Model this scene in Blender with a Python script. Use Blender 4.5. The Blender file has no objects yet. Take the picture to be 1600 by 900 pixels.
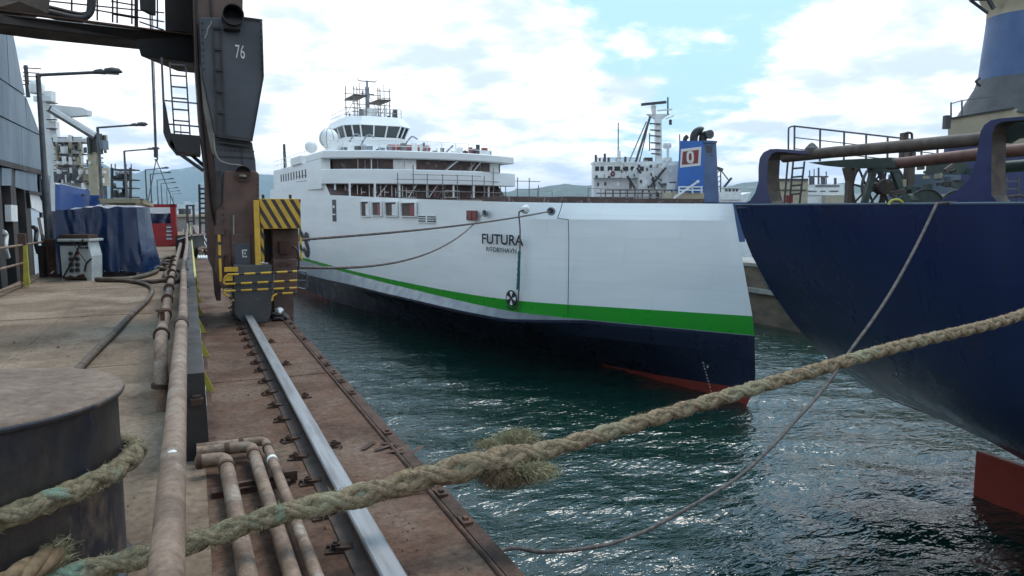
import bpy, bmesh, math, random
from mathutils import Vector, Matrix, noise as mnoise
R = math.radians
rnd = random.Random(7)
scene = bpy.context.scene
COL = scene.collection

# ------------------------------------------------------------------ camera
CAM_H, PITCH, YAW, FPX = 1.7, R(6.2), R(23.6), 1150.0
cam = bpy.data.cameras.new("camera"); camo = bpy.data.objects.new("camera", cam); COL.objects.link(camo)
camo.location = (0, 0, CAM_H); camo.rotation_euler = (R(90) - PITCH, 0, -YAW)
cam.sensor_width = 36; cam.lens = 36 * FPX / 1600; cam.clip_start = 0.05; cam.clip_end = 20000
scene.camera = camo

# ------------------------------------------------------------------ sky, sun, exposure
SUN_EL, SUN_AZ = R(64), R(52)       # azimuth measured from +Y (the dock's far end) towards +X
world = bpy.data.worlds.new("World"); scene.world = world; world.use_nodes = True
WN, WL = world.node_tree.nodes, world.node_tree.links
WN.clear()
def wn(t, **kw):
    n = WN.new(t)
    for k, v in kw.items(): setattr(n, k, v)
    return n
def wmath(op, a, b=None, c=None, clamp=False):
    n = wn('ShaderNodeMath', operation=op, use_clamp=clamp)
    for i, x in enumerate((a, b, c)):
        if x is None: continue
        if isinstance(x, (int, float)): n.inputs[i].default_value = x
        else: WL.new(x, n.inputs[i])
    return n.outputs[0]
def build_sky():
    out = wn('ShaderNodeOutputWorld'); bg = wn('ShaderNodeBackground'); bg.inputs[1].default_value = 0.1
    sky = wn('ShaderNodeTexSky', sky_type='NISHITA', sun_disc=False)
    sky.sun_elevation = SUN_EL; sky.sun_rotation = SUN_AZ
    sky.air_density = 1.0; sky.dust_density = 1.2; sky.ozone_density = 1.5
    tc = wn('ShaderNodeTexCoord'); nrm = wn('ShaderNodeVectorMath', operation='NORMALIZE')
    WL.new(tc.outputs['Generated'], nrm.inputs[0])
    d = nrm.outputs[0]
    sep = wn('ShaderNodeSeparateXYZ'); WL.new(d, sep.inputs[0])
    den = wmath('ADD', wmath('MAXIMUM', sep.outputs[2], 0.0), 0.22)
    cmb = wn('ShaderNodeCombineXYZ')
    WL.new(wmath('DIVIDE', sep.outputs[0], den), cmb.inputs[0]); WL.new(wmath('DIVIDE', sep.outputs[1], den), cmb.inputs[1])
    def noise(scale, detail, rough, off):
        mp = wn('ShaderNodeMapping'); mp.inputs['Location'].default_value = off; WL.new(cmb.outputs[0], mp.inputs[0])
        n = wn('ShaderNodeTexNoise'); n.inputs['Scale'].default_value = scale; n.inputs['Detail'].default_value = detail
        n.inputs['Roughness'].default_value = rough; WL.new(mp.outputs[0], n.inputs['Vector']); return n.outputs[0]
    n1 = noise(2.1, 10, .58, (3.1, 1.7, 0)); n2 = noise(2.6, 5, .5, (7.4, 2.2, 0)); n3 = noise(5.5, 8, .6, (1.4, 9.2, 0))
    # thinner and thicker parts of the cloud deck, as directions of the real sky
    def blob(u, v, width, amount):
        dx, dz = (u - 800) / FPX, -(v - 450) / FPX
        f = Vector((dx, 1, dz)); f.rotate(Matrix.Rotation(-PITCH, 3, 'X')); f.rotate(Matrix.Rotation(-YAW, 3, 'Z')); f.normalize()
        dot = wn('ShaderNodeVectorMath', operation='DOT_PRODUCT'); WL.new(d, dot.inputs[0]); dot.inputs[1].default_value = f
        c0 = math.cos(width / FPX)
        mr = wn('ShaderNodeMapRange', interpolation_type='SMOOTHSTEP'); WL.new(dot.outputs['Value'], mr.inputs[0])
        mr.inputs[1].default_value = c0; mr.inputs[2].default_value = 1.0; mr.inputs[3].default_value = 0; mr.inputs[4].default_value = amount
        return mr.outputs[0]
    cov = wmath('ADD', wmath('MULTIPLY', n1, .66), wmath('MULTIPLY', n3, .34))
    for b in BLOBS: cov = wmath('ADD', cov, blob(*b))
    highblue = wn('ShaderNodeMapRange', interpolation_type='SMOOTHSTEP'); WL.new(sep.outputs[2], highblue.inputs[0]); highblue.inputs[1].default_value = .28; highblue.inputs[2].default_value = .6; highblue.inputs[4].default_value = -.2
    mask = wn('ShaderNodeMapRange', interpolation_type='SMOOTHSTEP'); WL.new(cov, mask.inputs[0])
    cov = wmath('ADD', cov, highblue.outputs[0]); WL.new(cov, mask.inputs[0]); mask.inputs[1].default_value = .33; mask.inputs[2].default_value = .455
    grey = wn('ShaderNodeMapRange', interpolation_type='SMOOTHSTEP')
    WL.new(wmath('ADD', wmath('MULTIPLY', n2, .7), wmath('MULTIPLY', n3, .3)), grey.inputs[0]); grey.inputs[1].default_value = .40; grey.inputs[2].default_value = .57
    cc = wn('ShaderNodeMixRGB'); WL.new(grey.outputs[0], cc.inputs[0])
    cc.inputs[1].default_value = (6.3, 7.4, 9.2, 1); cc.inputs[2].default_value = (12, 12, 12, 1)
    thin = wn('ShaderNodeMixRGB'); thin.inputs[0].default_value = .85; WL.new(sky.outputs[0], thin.inputs[1]); thin.inputs[2].default_value = (4.6, 7.6, 10.0, 1)
    mx = wn('ShaderNodeMixRGB'); WL.new(mask.outputs[0], mx.inputs[0]); WL.new(thin.outputs[0], mx.inputs[1]); WL.new(cc.outputs[0], mx.inputs[2])
    sdir = Vector((math.sin(SUN_AZ) * math.cos(SUN_EL), math.cos(SUN_AZ) * math.cos(SUN_EL), math.sin(SUN_EL)))
    sdot = wn('ShaderNodeVectorMath', operation='DOT_PRODUCT'); WL.new(d, sdot.inputs[0]); sdot.inputs[1].default_value = sdir
    au = wn('ShaderNodeMapRange', interpolation_type='SMOOTHSTEP'); WL.new(sdot.outputs['Value'], au.inputs[0]); au.inputs[1].default_value = .76; au.inputs[2].default_value = 1.0; au.inputs[3].default_value = 1.0; au.inputs[4].default_value = 1.8
    gl = wn('ShaderNodeVectorMath', operation='SCALE'); WL.new(mx.outputs[0], gl.inputs[0]); WL.new(au.outputs[0], gl.inputs['Scale'])   # clouds are brighter round the sun
    WL.new(gl.outputs[0], bg.inputs[0]); WL.new(bg.outputs[0], out.inputs[0])
BLOBS = [(1090, -20, 300, -.17), (1270, 0, 180, -.10), (1000, 60, 130, -.06), (1040, 235, 110, -.05), (1420, 120, 230, .20), (1255, 120, 90, .12), (960, 130, 90, .08), (720, 60, 230, .15), (500, 150, 200, .06), (120, 150, 240, .03)]
build_sky()
sl = bpy.data.lights.new("sun", 'SUN'); sl.energy = 1.5; sl.angle = R(22); sl.color = (1, .94, .85)
so = bpy.data.objects.new("sun", sl); COL.objects.link(so)
sd = Vector((math.sin(SUN_AZ) * math.cos(SUN_EL), math.cos(SUN_AZ) * math.cos(SUN_EL), math.sin(SUN_EL)))
so.rotation_euler = sd.to_track_quat('Z', 'Y').to_euler(); so.location = sd * 60
vs = scene.view_settings; vs.view_transform = 'Standard'; vs.look = 'None'; vs.exposure = .42; vs.gamma = 1

# ------------------------------------------------------------------ sight lines to points on known planes
CP, SP, CY, SY = math.cos(PITCH), math.sin(PITCH), math.cos(YAW), math.sin(YAW)
def ray(u, v):
    lat = u - 800; fw = FPX * CP - (v - 450) * SP; dn = (v - 450) * CP + FPX * SP
    return Vector((lat * CY + fw * SY, -lat * SY + fw * CY, -dn)), fw
EYE = Vector((0, 0, CAM_H))
def pt(u, v, d): r, fw = ray(u, v); return EYE + r * (d / fw)
def gy(u, v, y): r, _ = ray(u, v); return EYE + r * (y / r.y)
def gx(u, v, x): r, _ = ray(u, v); return EYE + r * (x / r.x)
def gz(u, v, z=0): r, _ = ray(u, v); return EYE + r * ((z - CAM_H) / r.z)
RIGHT = Vector((CY, -SY, 0)); FWD = Vector((SY, CY, 0)); UP = Vector((0, 0, 1)); XX = Vector((1, 0, 0)); YY = Vector((0, 1, 0))
WATER = -8.3

# ------------------------------------------------------------------ materials
MATS = {}
def mat(name, c1, c2=None, rough=.6, metal=0, scale=3, lo=.4, hi=.62, bump=0, bscale=30, c3=None, s3=1.2, t3=(.55, .68), coat=0, stretch=None, spec=.5, rvar=.12, grit=0, gs=28, plates=None):
    m = bpy.data.materials.new(name); m.use_nodes = True; MATS[name] = m
    N, L = m.node_tree.nodes, m.node_tree.links; p = N['Principled BSDF']
    p.inputs['Roughness'].default_value = rough; p.inputs['Metallic'].default_value = metal
    p.inputs['Specular IOR Level'].default_value = spec
    if coat: p.inputs['Coat Weight'].default_value = coat
    p.inputs['Base Color'].default_value = (*c1, 1)
    geo = N.new('ShaderNodeNewGeometry'); src = geo.outputs['Position']
    if stretch:
        mp = N.new('ShaderNodeMapping'); mp.inputs['Scale'].default_value = stretch; L.new(src, mp.inputs[0]); src = mp.outputs[0]
    def nz(s, det=7, r=.6):
        n = N.new('ShaderNodeTexNoise'); n.inputs['Scale'].default_value = s; n.inputs['Detail'].default_value = det; n.inputs['Roughness'].default_value = r
        L.new(src, n.inputs['Vector']); return n.outputs[0]
    def rng(x, a, b, c=0, d=1):
        r = N.new('ShaderNodeMapRange'); L.new(x, r.inputs[0])
        for i, q in enumerate((a, b, c, d)): r.inputs[i + 1].default_value = q
        return r.outputs[0]
    if c2:
        n = nz(scale); mx = N.new('ShaderNodeMixRGB'); L.new(rng(n, lo, hi), mx.inputs[0]); mx.inputs[1].default_value = (*c1, 1); mx.inputs[2].default_value = (*c2, 1); o = mx.outputs[0]
        if c3:
            mx2 = N.new('ShaderNodeMixRGB'); L.new(rng(nz(s3, 9, .65), *t3), mx2.inputs[0]); L.new(o, mx2.inputs[1]); mx2.inputs[2].default_value = (*c3, 1); o = mx2.outputs[0]
        if grit:
            gm = N.new('ShaderNodeMixRGB'); gm.blend_type = 'MULTIPLY'; gm.inputs[0].default_value = 1; gv = rng(nz(gs, 10, .75), .34, .66, 1 - grit, 1 + grit * .6); L.new(o, gm.inputs[1]); L.new(gv, gm.inputs[2]); o = gm.outputs[0]
        if plates:                                   # welded plating: each plate a shade of its own, faint seams between
            dy, dz, var, line = plates; sx = N.new('ShaderNodeSeparateXYZ'); L.new(geo.outputs['Position'], sx.inputs[0])
            def mth(op, a, b=None):
                k = N.new('ShaderNodeMath'); k.operation = op
                for q, v in enumerate((a, b)):
                    if v is None: continue
                    if isinstance(v, (int, float)): k.inputs[q].default_value = v
                    else: L.new(v, k.inputs[q])
                return k.outputs[0]
            zc = mth('DIVIDE', sx.outputs[2], dz); iz = mth('FLOOR', zc); yc = mth('ADD', mth('DIVIDE', sx.outputs[1], dy), mth('MULTIPLY', iz, .37)); iy = mth('FLOOR', yc)
            cv = N.new('ShaderNodeCombineXYZ'); L.new(iy, cv.inputs[0]); L.new(iz, cv.inputs[1]); wn_ = N.new('ShaderNodeTexWhiteNoise'); L.new(cv.outputs[0], wn_.inputs['Vector'])
            ez = mth('MULTIPLY', mth('ABSOLUTE', mth('SUBTRACT', mth('FRACT', zc), .5)), dz); ey = mth('MULTIPLY', mth('ABSOLUTE', mth('SUBTRACT', mth('FRACT', yc), .5)), dy)
            sz = rng(ez, dz / 2 - .035, dz / 2 - .01); sy = rng(ey, dy / 2 - .05, dy / 2 - .015); seam = mth('MULTIPLY', mth('MAXIMUM', sz, sy), line)
            tone = mth('SUBTRACT', mth('ADD', mth('MULTIPLY', wn_.outputs[0], var), 1 - var / 2), seam)
            vm = N.new('ShaderNodeVectorMath'); vm.operation = 'SCALE'; L.new(o, vm.inputs[0]); L.new(tone, vm.inputs['Scale']); o = vm.outputs[0]
        L.new(o, p.inputs['Base Color'])
        if rvar: L.new(rng(n, .3, .7, max(0, rough - rvar), min(1, rough + rvar)), p.inputs['Roughness'])
    if bump:
        b = N.new('ShaderNodeBump'); b.inputs['Strength'].default_value = bump; b.inputs['Distance'].default_value = .02; L.new(nz(bscale, 8, .65), b.inputs['Height']); L.new(b.outputs[0], p.inputs['Normal'])
    return m
mat('deck', (.215, .150, .102), (.142, .096, .066), .85, scale=.9, bump=.35, bscale=12, c3=(.29, .215, .155), s3=.6, t3=(.47, .62), spec=.25, grit=.45, gs=16)
mat('deck_rust', (.125, .062, .038), (.07, .036, .024), .85, scale=1.6, bump=.5, bscale=14, c3=(.155, .10, .07), s3=1.1, t3=(.47, .62), spec=.25, grit=.5, gs=20)
mat('rust', (.088, .043, .027), (.045, .025, .018), .75, grit=.4, gs=40, scale=4, bump=.3, bscale=25, c3=(.15, .075, .045), s3=3, spec=.3)
mat('dust_pipe', (.235, .155, .107), (.14, .087, .06), .65, grit=.4, gs=35, scale=6, bump=.2, bscale=40, c3=(.33, .27, .22), s3=4, spec=.35)
mat('rail_side', (.085, .045, .032), (.05, .03, .022), .7, scale=5, bump=.3, bscale=30)
mat('rail_top', (.27, .265, .27), (.18, .17, .17), .5, .3, scale=3, stretch=(6, .5, 6), c3=(.24, .22, .21), s3=2.0, t3=(.58, .75))
mat('bollard_side', (.022, .023, .034), (.048, .037, .030), .45, scale=2.2, lo=.42, hi=.55, bump=.25, bscale=14, c3=(.12, .085, .062), s3=3.6, t3=(.56, .66), grit=.4, gs=24, stretch=(1, 1, .55))
mat('bollard_top', (.185, .122, .085), (.125, .08, .056), .8, grit=.4, gs=22, scale=4, bump=.2, bscale=30)
mat('rope_tan', (.40, .30, .195), (.15, .10, .06), .95, scale=38, bump=1, bscale=75, lo=.3, hi=.7, c3=(.30, .28, .18), s3=2.6, t3=(.5, .66), spec=.1)
mat('rope_green', (.33, .275, .175), (.125, .10, .065), .95, scale=38, bump=1, bscale=75, lo=.3, hi=.7, c3=(.20, .29, .22), s3=4.5, t3=(.54, .63), spec=.1)
mat('rope_grey', (.15, .125, .115), (.085, .07, .065), .9, scale=9, bump=.8, bscale=80, spec=.15)
mat('rope_dark', (.06, .062, .07), (.035, .036, .04), .85, scale=6)
mat('rope_teal', (.03, .16, .15), (.02, .09, .09), .85, scale=6)
mat('fibre', (.36, .32, .19), (.20, .175, .10), .95, scale=14, spec=.1)
mat('fibre_brown', (.19, .13, .08), (.10, .07, .042), .95, scale=14, spec=.1)
mat('crane_brown', (.112, .056, .040), (.072, .039, .030), .55, scale=3, bump=.12, bscale=20, c3=(.13, .078, .058), s3=1.4)
mat('crane_dark', (.030, .024, .022), (.018, .015, .014), .6, scale=3)
mat('crane_grey', (.062, .066, .076), (.048, .05, .058), .5, scale=1.5, bump=.05, bscale=12, c3=(.08, .078, .078), s3=2, t3=(.6, .75))
mat('crane_pale', (.30, .27, .23), (.2, .17, .14), .6, scale=3)
mat('buffer_grey', (.062, .062, .063), (.045, .045, .046), .5, scale=3, c3=(.12, .11, .10), s3=5, t3=(.6, .7))
mat('yellow', (.62, .36, .03), (.50, .28, .03), .5, scale=6, c3=(.25, .14, .05), s3=5, t3=(.62, .72))
mat('yellow_green', (.45, .42, .05), (.35, .30, .05), .5, scale=6)
mat('hazard_black', (.03, .022, .02), (.045, .03, .025), .55, scale=5)
mat('black', (.012, .012, .013), None, .5)
mat('white_mark', (.7, .69, .66), (.4, .38, .35), .6, scale=12, lo=.45, hi=.7)
mat('tarp', (.005, .020, .066), (.009, .030, .090), .30, scale=2, bump=.12, bscale=4, spec=.6)
mat('cabinet', (.46, .50, .49), (.36, .39, .38), .5, scale=4, c3=(.22, .12, .06), s3=3, t3=(.66, .72))
mat('red_paint', (.34, .018, .026), (.25, .016, .02), .42, scale=3)
mat('lamp_metal', (.10, .10, .105), (.06, .06, .063), .5, .2, scale=3)
mat('shed_blue', (.15, .20, .245), (.115, .155, .195), .55, scale=.7, bump=.05, bscale=3, c3=(.19, .235, .27), s3=.5, t3=(.5, .7), stretch=(1, 1, .35))
mat('shed_dark', (.05, .042, .04), (.03, .026, .026), .7, scale=1.5)
mat('ship_blue', (.035, .085, .27), (.03, .07, .22), .35, scale=1)
mat('far_white', (.76, .765, .75), (.66, .66, .65), .5, scale=1.2, c3=(.52, .47, .42), s3=1.6, t3=(.64, .74))
mat('far_dark', (.06, .055, .055), (.04, .038, .04), .6, scale=2)
mat('cream', (.42, .36, .25), (.34, .29, .20), .6, scale=1, c3=(.25, .19, .13), s3=1.5, t3=(.62, .74))
mat('glass', (.02, .025, .03), None, .08, spec=.6)
mat('fer_white', (.785, .79, .78), (.725, .735, .73), .45, scale=.35, lo=.42, hi=.6, stretch=(.35, .35, 2.2), bump=.012, bscale=1.2, spec=.3, rvar=.06, plates=(6.5, 1.28, .045, .05))
mat('fer_green', (.006, .30, .016), (.006, .27, .014), .32, scale=.6)
mat('fer_navy', (.011, .016, .042), (.012, .0175, .045), .30, scale=.4)
mat('fer_ledge', (.24, .27, .30), (.18, .205, .235), .4, scale=1)
mat('fer_red', (.30, .042, .026), (.23, .034, .022), .5, scale=.8)
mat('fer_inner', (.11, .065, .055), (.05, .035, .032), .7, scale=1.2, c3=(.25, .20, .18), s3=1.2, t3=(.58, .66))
mat('scaffold', (.22, .215, .21), (.13, .125, .12), .5, .4, scale=3)
mat('navy_ink', (.012, .014, .022), None, .5)
mat('blue_hull', (.0088, .0200, .074), (.0105, .0235, .086), .30, scale=.5, bump=.06, bscale=.9, c3=(.022, .020, .034), s3=.9, t3=(.56, .76), stretch=(1.2, 1.2, .22), spec=.45, plates=(5.5, 1.55, .14, -.10))
mat('blue_boot', (.075, .02, .022), (.05, .018, .022), .5, scale=1)
mat('blue_trim', (.011, .020, .085), (.014, .025, .10), .38, scale=2, c3=(.035, .045, .08), s3=3, t3=(.6, .72))
mat('old_brown', (.10, .068, .05), (.06, .045, .036), .65, scale=3, bump=.2, bscale=20, c3=(.17, .13, .10), s3=2, t3=(.6, .7))
mat('old_green', (.04, .062, .048), (.03, .044, .036), .55, scale=2.5, c3=(.09, .075, .06), s3=2, t3=(.62, .7))
mat('red_pipe', (.20, .085, .06), (.13, .06, .045), .6, scale=3, c3=(.06, .075, .06), s3=1.5, t3=(.6, .68))
mat('blue_grey', (.10, .13, .17), (.075, .10, .135), .5, scale=1)
mat('pedestal_blue', (.055, .115, .25), (.045, .095, .21), .45, scale=1, c3=(.08, .12, .20), s3=1.3, t3=(.6, .72))
mat('pedestal_grey', (.095, .09, .09), (.075, .07, .07), .6, scale=1.2)
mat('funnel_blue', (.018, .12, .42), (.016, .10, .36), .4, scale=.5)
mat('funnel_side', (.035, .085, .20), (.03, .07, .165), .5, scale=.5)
mat('emblem_red', (.24, .025, .03), (.17, .03, .03), .5, scale=.6)
mat('red_dull', (.28, .09, .085), (.22, .07, .07), .6, scale=1)
mat('quay', (.17, .125, .085), (.10, .075, .055), .85, scale=.5, bump=.4, bscale=3, c3=(.075, .085, .06), s3=.4, stretch=(1, 1, 2.5))
mat('hill', (.06, .09, .05), (.035, .058, .034), .95, scale=.02, lo=.42, hi=.58, c3=(.20, .19, .13), s3=.008, t3=(.56, .64), spec=.1)
mat('hill_scrub', (.085, .10, .06), (.05, .07, .042), .95, scale=.03, lo=.42, hi=.58, c3=(.2, .18, .13), s3=.01, t3=(.56, .64), spec=.1)
mat('town', (.55, .5, .44), (.40, .32, .26), .8, scale=.05)
mat('concrete_far', (.30, .28, .25), (.22, .20, .18), .8, scale=1)
def water_mat():
    m = bpy.data.materials.new('water'); m.use_nodes = True; MATS['water'] = m
    N, L = m.node_tree.nodes, m.node_tree.links; p = N['Principled BSDF']
    p.inputs['Base Color'].default_value = (.0032, .019, .0145, 1); p.inputs['Roughness'].default_value = .045; p.inputs['IOR'].default_value = 1.36; p.inputs['Specular IOR Level'].default_value = .9
    geo = N.new('ShaderNodeNewGeometry')
    def nz(scale, det, rot, st):
        mp = N.new('ShaderNodeMapping'); mp.inputs['Rotation'].default_value = (0, 0, rot); mp.inputs['Scale'].default_value = st; L.new(geo.outputs['Position'], mp.inputs[0])
        n = N.new('ShaderNodeTexNoise'); n.inputs['Scale'].default_value = scale; n.inputs['Detail'].default_value = det; n.inputs['Roughness'].default_value = .55; n.inputs['Distortion'].default_value = .35
        L.new(mp.outputs[0], n.inputs['Vector']); return n.outputs[0]
    prev = None
    for sc, det, rot, st, stren, dist in ((.42, 3, .5, (1, 1.7, 1), .5, .30), (1.25, 3, .25, (1, 1.9, 1), .8, .17), (3.6, 2, .7, (1, 1.6, 1), .6, .05)):
        b = N.new('ShaderNodeBump'); b.inputs['Strength'].default_value = stren; b.inputs['Distance'].default_value = dist
        L.new(nz(sc, det, rot, st), b.inputs['Height'])
        if prev: L.new(prev.outputs[0], b.inputs['Normal'])
        prev = b
    L.new(prev.outputs[0], p.inputs['Normal'])
water_mat()

# ------------------------------------------------------------------ mesh helpers
class MB:
    def __init__(s): s.v, s.f, s.m = [], [], []
    def face(s, pts, mi=0):
        n = len(s.v); s.v += [Vector(p) for p in pts]; s.f.append(tuple(range(n, n + len(pts)))); s.m.append(mi); return s
    def hexa(s, c, mi=0):                      # 8 corners: bottom ring, top ring
        n = len(s.v); s.v += [Vector(p) for p in c]
        for q in ((3, 2, 1, 0), (4, 5, 6, 7), (0, 1, 5, 4), (1, 2, 6, 5), (2, 3, 7, 6), (3, 0, 4, 7)): s.f.append(tuple(n + i for i in q)); s.m.append(mi)
        return s
    def box(s, a, b, mi=0):
        (x0, y0, z0), (x1, y1, z1) = a, b
        return s.hexa([(x0, y0, z0), (x1, y0, z0), (x1, y1, z0), (x0, y1, z0), (x0, y0, z1), (x1, y0, z1), (x1, y1, z1), (x0, y1, z1)], mi)
    def obox(s, o, ax, ay, az, mi=0):          # corner + three edge vectors
        o = Vector(o); return s.hexa([o, o + ax, o + ax + ay, o + ay, o + az, o + ax + az, o + ax + ay + az, o + ay + az], mi)
    def prism(s, pts, vec, mi=0):
        n = len(s.v); k = len(pts); vec = Vector(vec); s.v += [Vector(p) for p in pts] + [Vector(p) + vec for p in pts]
        s.f.append(tuple(range(n, n + k))); s.f.append(tuple(range(n + 2 * k - 1, n + k - 1, -1))); s.m += [mi, mi]
        for i in range(k): j = (i + 1) % k; s.f.append((n + i, n + k + i, n + k + j, n + j)); s.m.append(mi)
        return s
    def bar(s, p, q, w, h=None, mi=0, up=UP):
        p, q = Vector(p), Vector(q); h = h or w; d = (q - p).normalized(); a = d.cross(up)
        if a.length < 1e-3: a = d.cross(XX)
        a.normalize(); b = a.cross(d).normalized(); a *= w / 2; b *= h / 2
        return s.hexa([p - a - b, p + a - b, p + a + b, p - a + b, q - a - b, q + a - b, q + a + b, q - a + b], mi)
    def tube(s, path, r, n=8, mi=0, cap=True):
        path = [Vector(p) for p in path]; base = len(s.v); k = len(path)
        t = (path[1] - path[0]).normalized(); a = t.cross(UP)
        if a.length < 1e-3: a = t.cross(XX)
        a.normalize()
        for i, p in enumerate(path):
            t = (path[min(i + 1, k - 1)] - path[max(i - 1, 0)]).normalized()
            a = (a - t * a.dot(t)); a.normalize(); b = t.cross(a); rr = r[i] if hasattr(r, '__len__') else r
            for j in range(n):
                g = 2 * math.pi * j / n; s.v.append(p + (a * math.cos(g) + b * math.sin(g)) * rr)
        for i in range(k - 1):
            for j in range(n):
                j2 = (j + 1) % n; s.f.append((base + i * n + j, base + i * n + j2, base + (i + 1) * n + j2, base + (i + 1) * n + j)); s.m.append(mi)
        if cap:
            s.f.append(tuple(base + j for j in range(n - 1, -1, -1))); s.f.append(tuple(base + (k - 1) * n + j for j in range(n))); s.m += [mi, mi]
        return s
    def cyl(s, p, q, r, n=16, mi=0): return s.tube([p, q], r, n, mi)
    def lathe(s, prof, c, n=48, mi=None):      # profile [(radius, z)]
        base = len(s.v); c = Vector(c)
        for r_, z in prof:
            for j in range(n): g = 2 * math.pi * j / n; s.v.append(c + Vector((r_ * math.cos(g), r_ * math.sin(g), z)))
        for i in range(len(prof) - 1):
            for j in range(n):
                j2 = (j + 1) % n; s.f.append((base + i * n + j, base + i * n + j2, base + (i + 1) * n + j2, base + (i + 1) * n + j)); s.m.append(mi[i] if mi else 0)
        return s
    def grid(s, rows, mi=0, mirow=None):
        base = len(s.v); k = len(rows[0])
        for r_ in rows: s.v += [Vector(p) for p in r_]
        for i in range(len(rows) - 1):
            for j in range(k - 1):
                s.f.append((base + i * k + j, base + i * k + j + 1, base + (i + 1) * k + j + 1, base + (i + 1) * k + j)); s.m.append(mirow[j] if mirow else mi)
        return s
    def mesh(s, name, mats, org, smooth=False, normals=True):
        me = bpy.data.meshes.new(name); me.from_pydata([tuple(p - org) for p in s.v], [], s.f)
        for m in (mats if isinstance(mats, (list, tuple)) else [mats]): me.materials.append(MATS[m])
        me.polygons.foreach_set('material_index', s.m)
        if normals:
            bm = bmesh.new(); bm.from_mesh(me); bmesh.ops.remove_doubles(bm, verts=bm.verts, dist=1e-5); bmesh.ops.recalc_face_normals(bm, faces=bm.faces); bm.to_mesh(me); bm.free()
        if smooth:
            me.polygons.foreach_set('use_smooth', [True] * len(me.polygons)); me.set_sharp_from_angle(angle=R(smooth if smooth is not True else 40))
        me.update(); return me
    def build(s, name, mats, parent=None, smooth=False, bevel=0, org=None, normals=True):
        if org is None: org = origin(parent) if parent else lowest(s.v)
        me = s.mesh(name, mats, org, smooth, normals); o = bpy.data.objects.new(name, me); COL.objects.link(o)
        if parent: o.parent = parent; o.location = org - origin(parent)
        else: o.location = org
        ORG[o.name] = org
        if bevel:
            b = o.modifiers.new('bevel', 'BEVEL'); b.width = bevel; b.segments = 2; b.limit_method = 'ANGLE'; b.angle_limit = R(40)
        return o
ORG = {}
def origin(o): return ORG[o.name]
def lowest(vs):
    n = len(vs); z = min(p.z for p in vs); return Vector((sum(p.x for p in vs) / n, sum(p.y for p in vs) / n, z))
def tag(o, label=None, cat=None, group=None, kind=None):
    for k, v in (('label', label), ('category', cat), ('group', group), ('kind', kind)):
        if v: o[k] = v
    return o
def thing(name, label, cat, loc, group=None):
    o = bpy.data.objects.new(name, None); COL.objects.link(o); o.location = loc; o.empty_display_size = .2
    ORG[o.name] = Vector(loc); return tag(o, label, cat, group)
def dup(root, loc, label, rotz=0, group=None):
    r = root.copy(); COL.objects.link(r); r.location = loc; r.rotation_euler = (0, 0, rotz); r['label'] = label; ORG[r.name] = Vector(loc)
    if group: r['group'] = group
    for ch in list(root.children):
        c = ch.copy(); COL.objects.link(c); c.parent = r
        for g in list(ch.children): d = g.copy(); COL.objects.link(d); d.parent = c
    return r
def copies(proto, offsets, parent=None):       # repeats of one part, sharing mesh data
    for off in offsets:
        c = proto.copy(); COL.objects.link(c); c.parent = proto.parent; c.location = proto.location + Vector(off); ORG[c.name] = ORG[proto.name] + Vector(off)
def part(parent, name, mats, fn, **kw):
    m = MB(); fn(m); return m.build(name, mats, parent, **kw)
def smoothpath(pts, n=8):                      # Catmull-Rom
    P = [Vector(p) for p in pts]; P = [P[0] * 2 - P[1]] + P + [P[-1] * 2 - P[-2]]; out = []
    for i in range(1, len(P) - 2):
        for k in range(n):
            t = k / n; a, b, c, d = P[i - 1:i + 3]
            out.append(.5 * ((2 * b) + (c - a) * t + (2 * a - 5 * b + 4 * c - d) * t * t + (3 * b - a - 3 * c + d) * t ** 3))
    return out + [P[-2]]
def lerp(tab, x):
    if x <= tab[0][0]: return tab[0][1]
    for (a, b), (c, d) in zip(tab, tab[1:]):
        if x <= c: return b + (d - b) * (x - a) / (c - a)
    return tab[-1][1]
def lettering(text, o, right, up, height, mats, parent, name='lettering', depth=.004, bold=0, width=None, center=False):
    cu = bpy.data.curves.new('text', 'FONT'); cu.body = text; cu.size = 1; cu.extrude = 0; cu.offset = bold
    ob = bpy.data.objects.new('text', cu); COL.objects.link(ob)
    bpy.context.view_layer.update()
    me = bpy.data.meshes.new_from_object(ob.evaluated_get(bpy.context.evaluated_depsgraph_get()))
    bpy.data.objects.remove(ob); bpy.data.curves.remove(cu)
    xs = [v.co.x for v in me.vertices]; ys = [v.co.y for v in me.vertices]
    x0, x1, y0, y1 = min(xs), max(xs), min(ys), max(ys); s = height / (y1 - y0); sx = s if width is None else width / (x1 - x0)
    right, up = Vector(right).normalized(), Vector(up).normalized(); nor = right.cross(up); org = origin(parent)
    if center: o = Vector(o) - right * sx * (x1 - x0) / 2 - up * s * (y1 - y0) / 2
    m = MB()
    for f in me.polygons: m.face([Vector(o) + right * (me.vertices[i].co.x - x0) * sx + up * (me.vertices[i].co.y - y0) * s + nor * depth for i in f.vertices])
    bpy.data.meshes.remove(me)
    return m.build(name, mats, parent)

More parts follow.
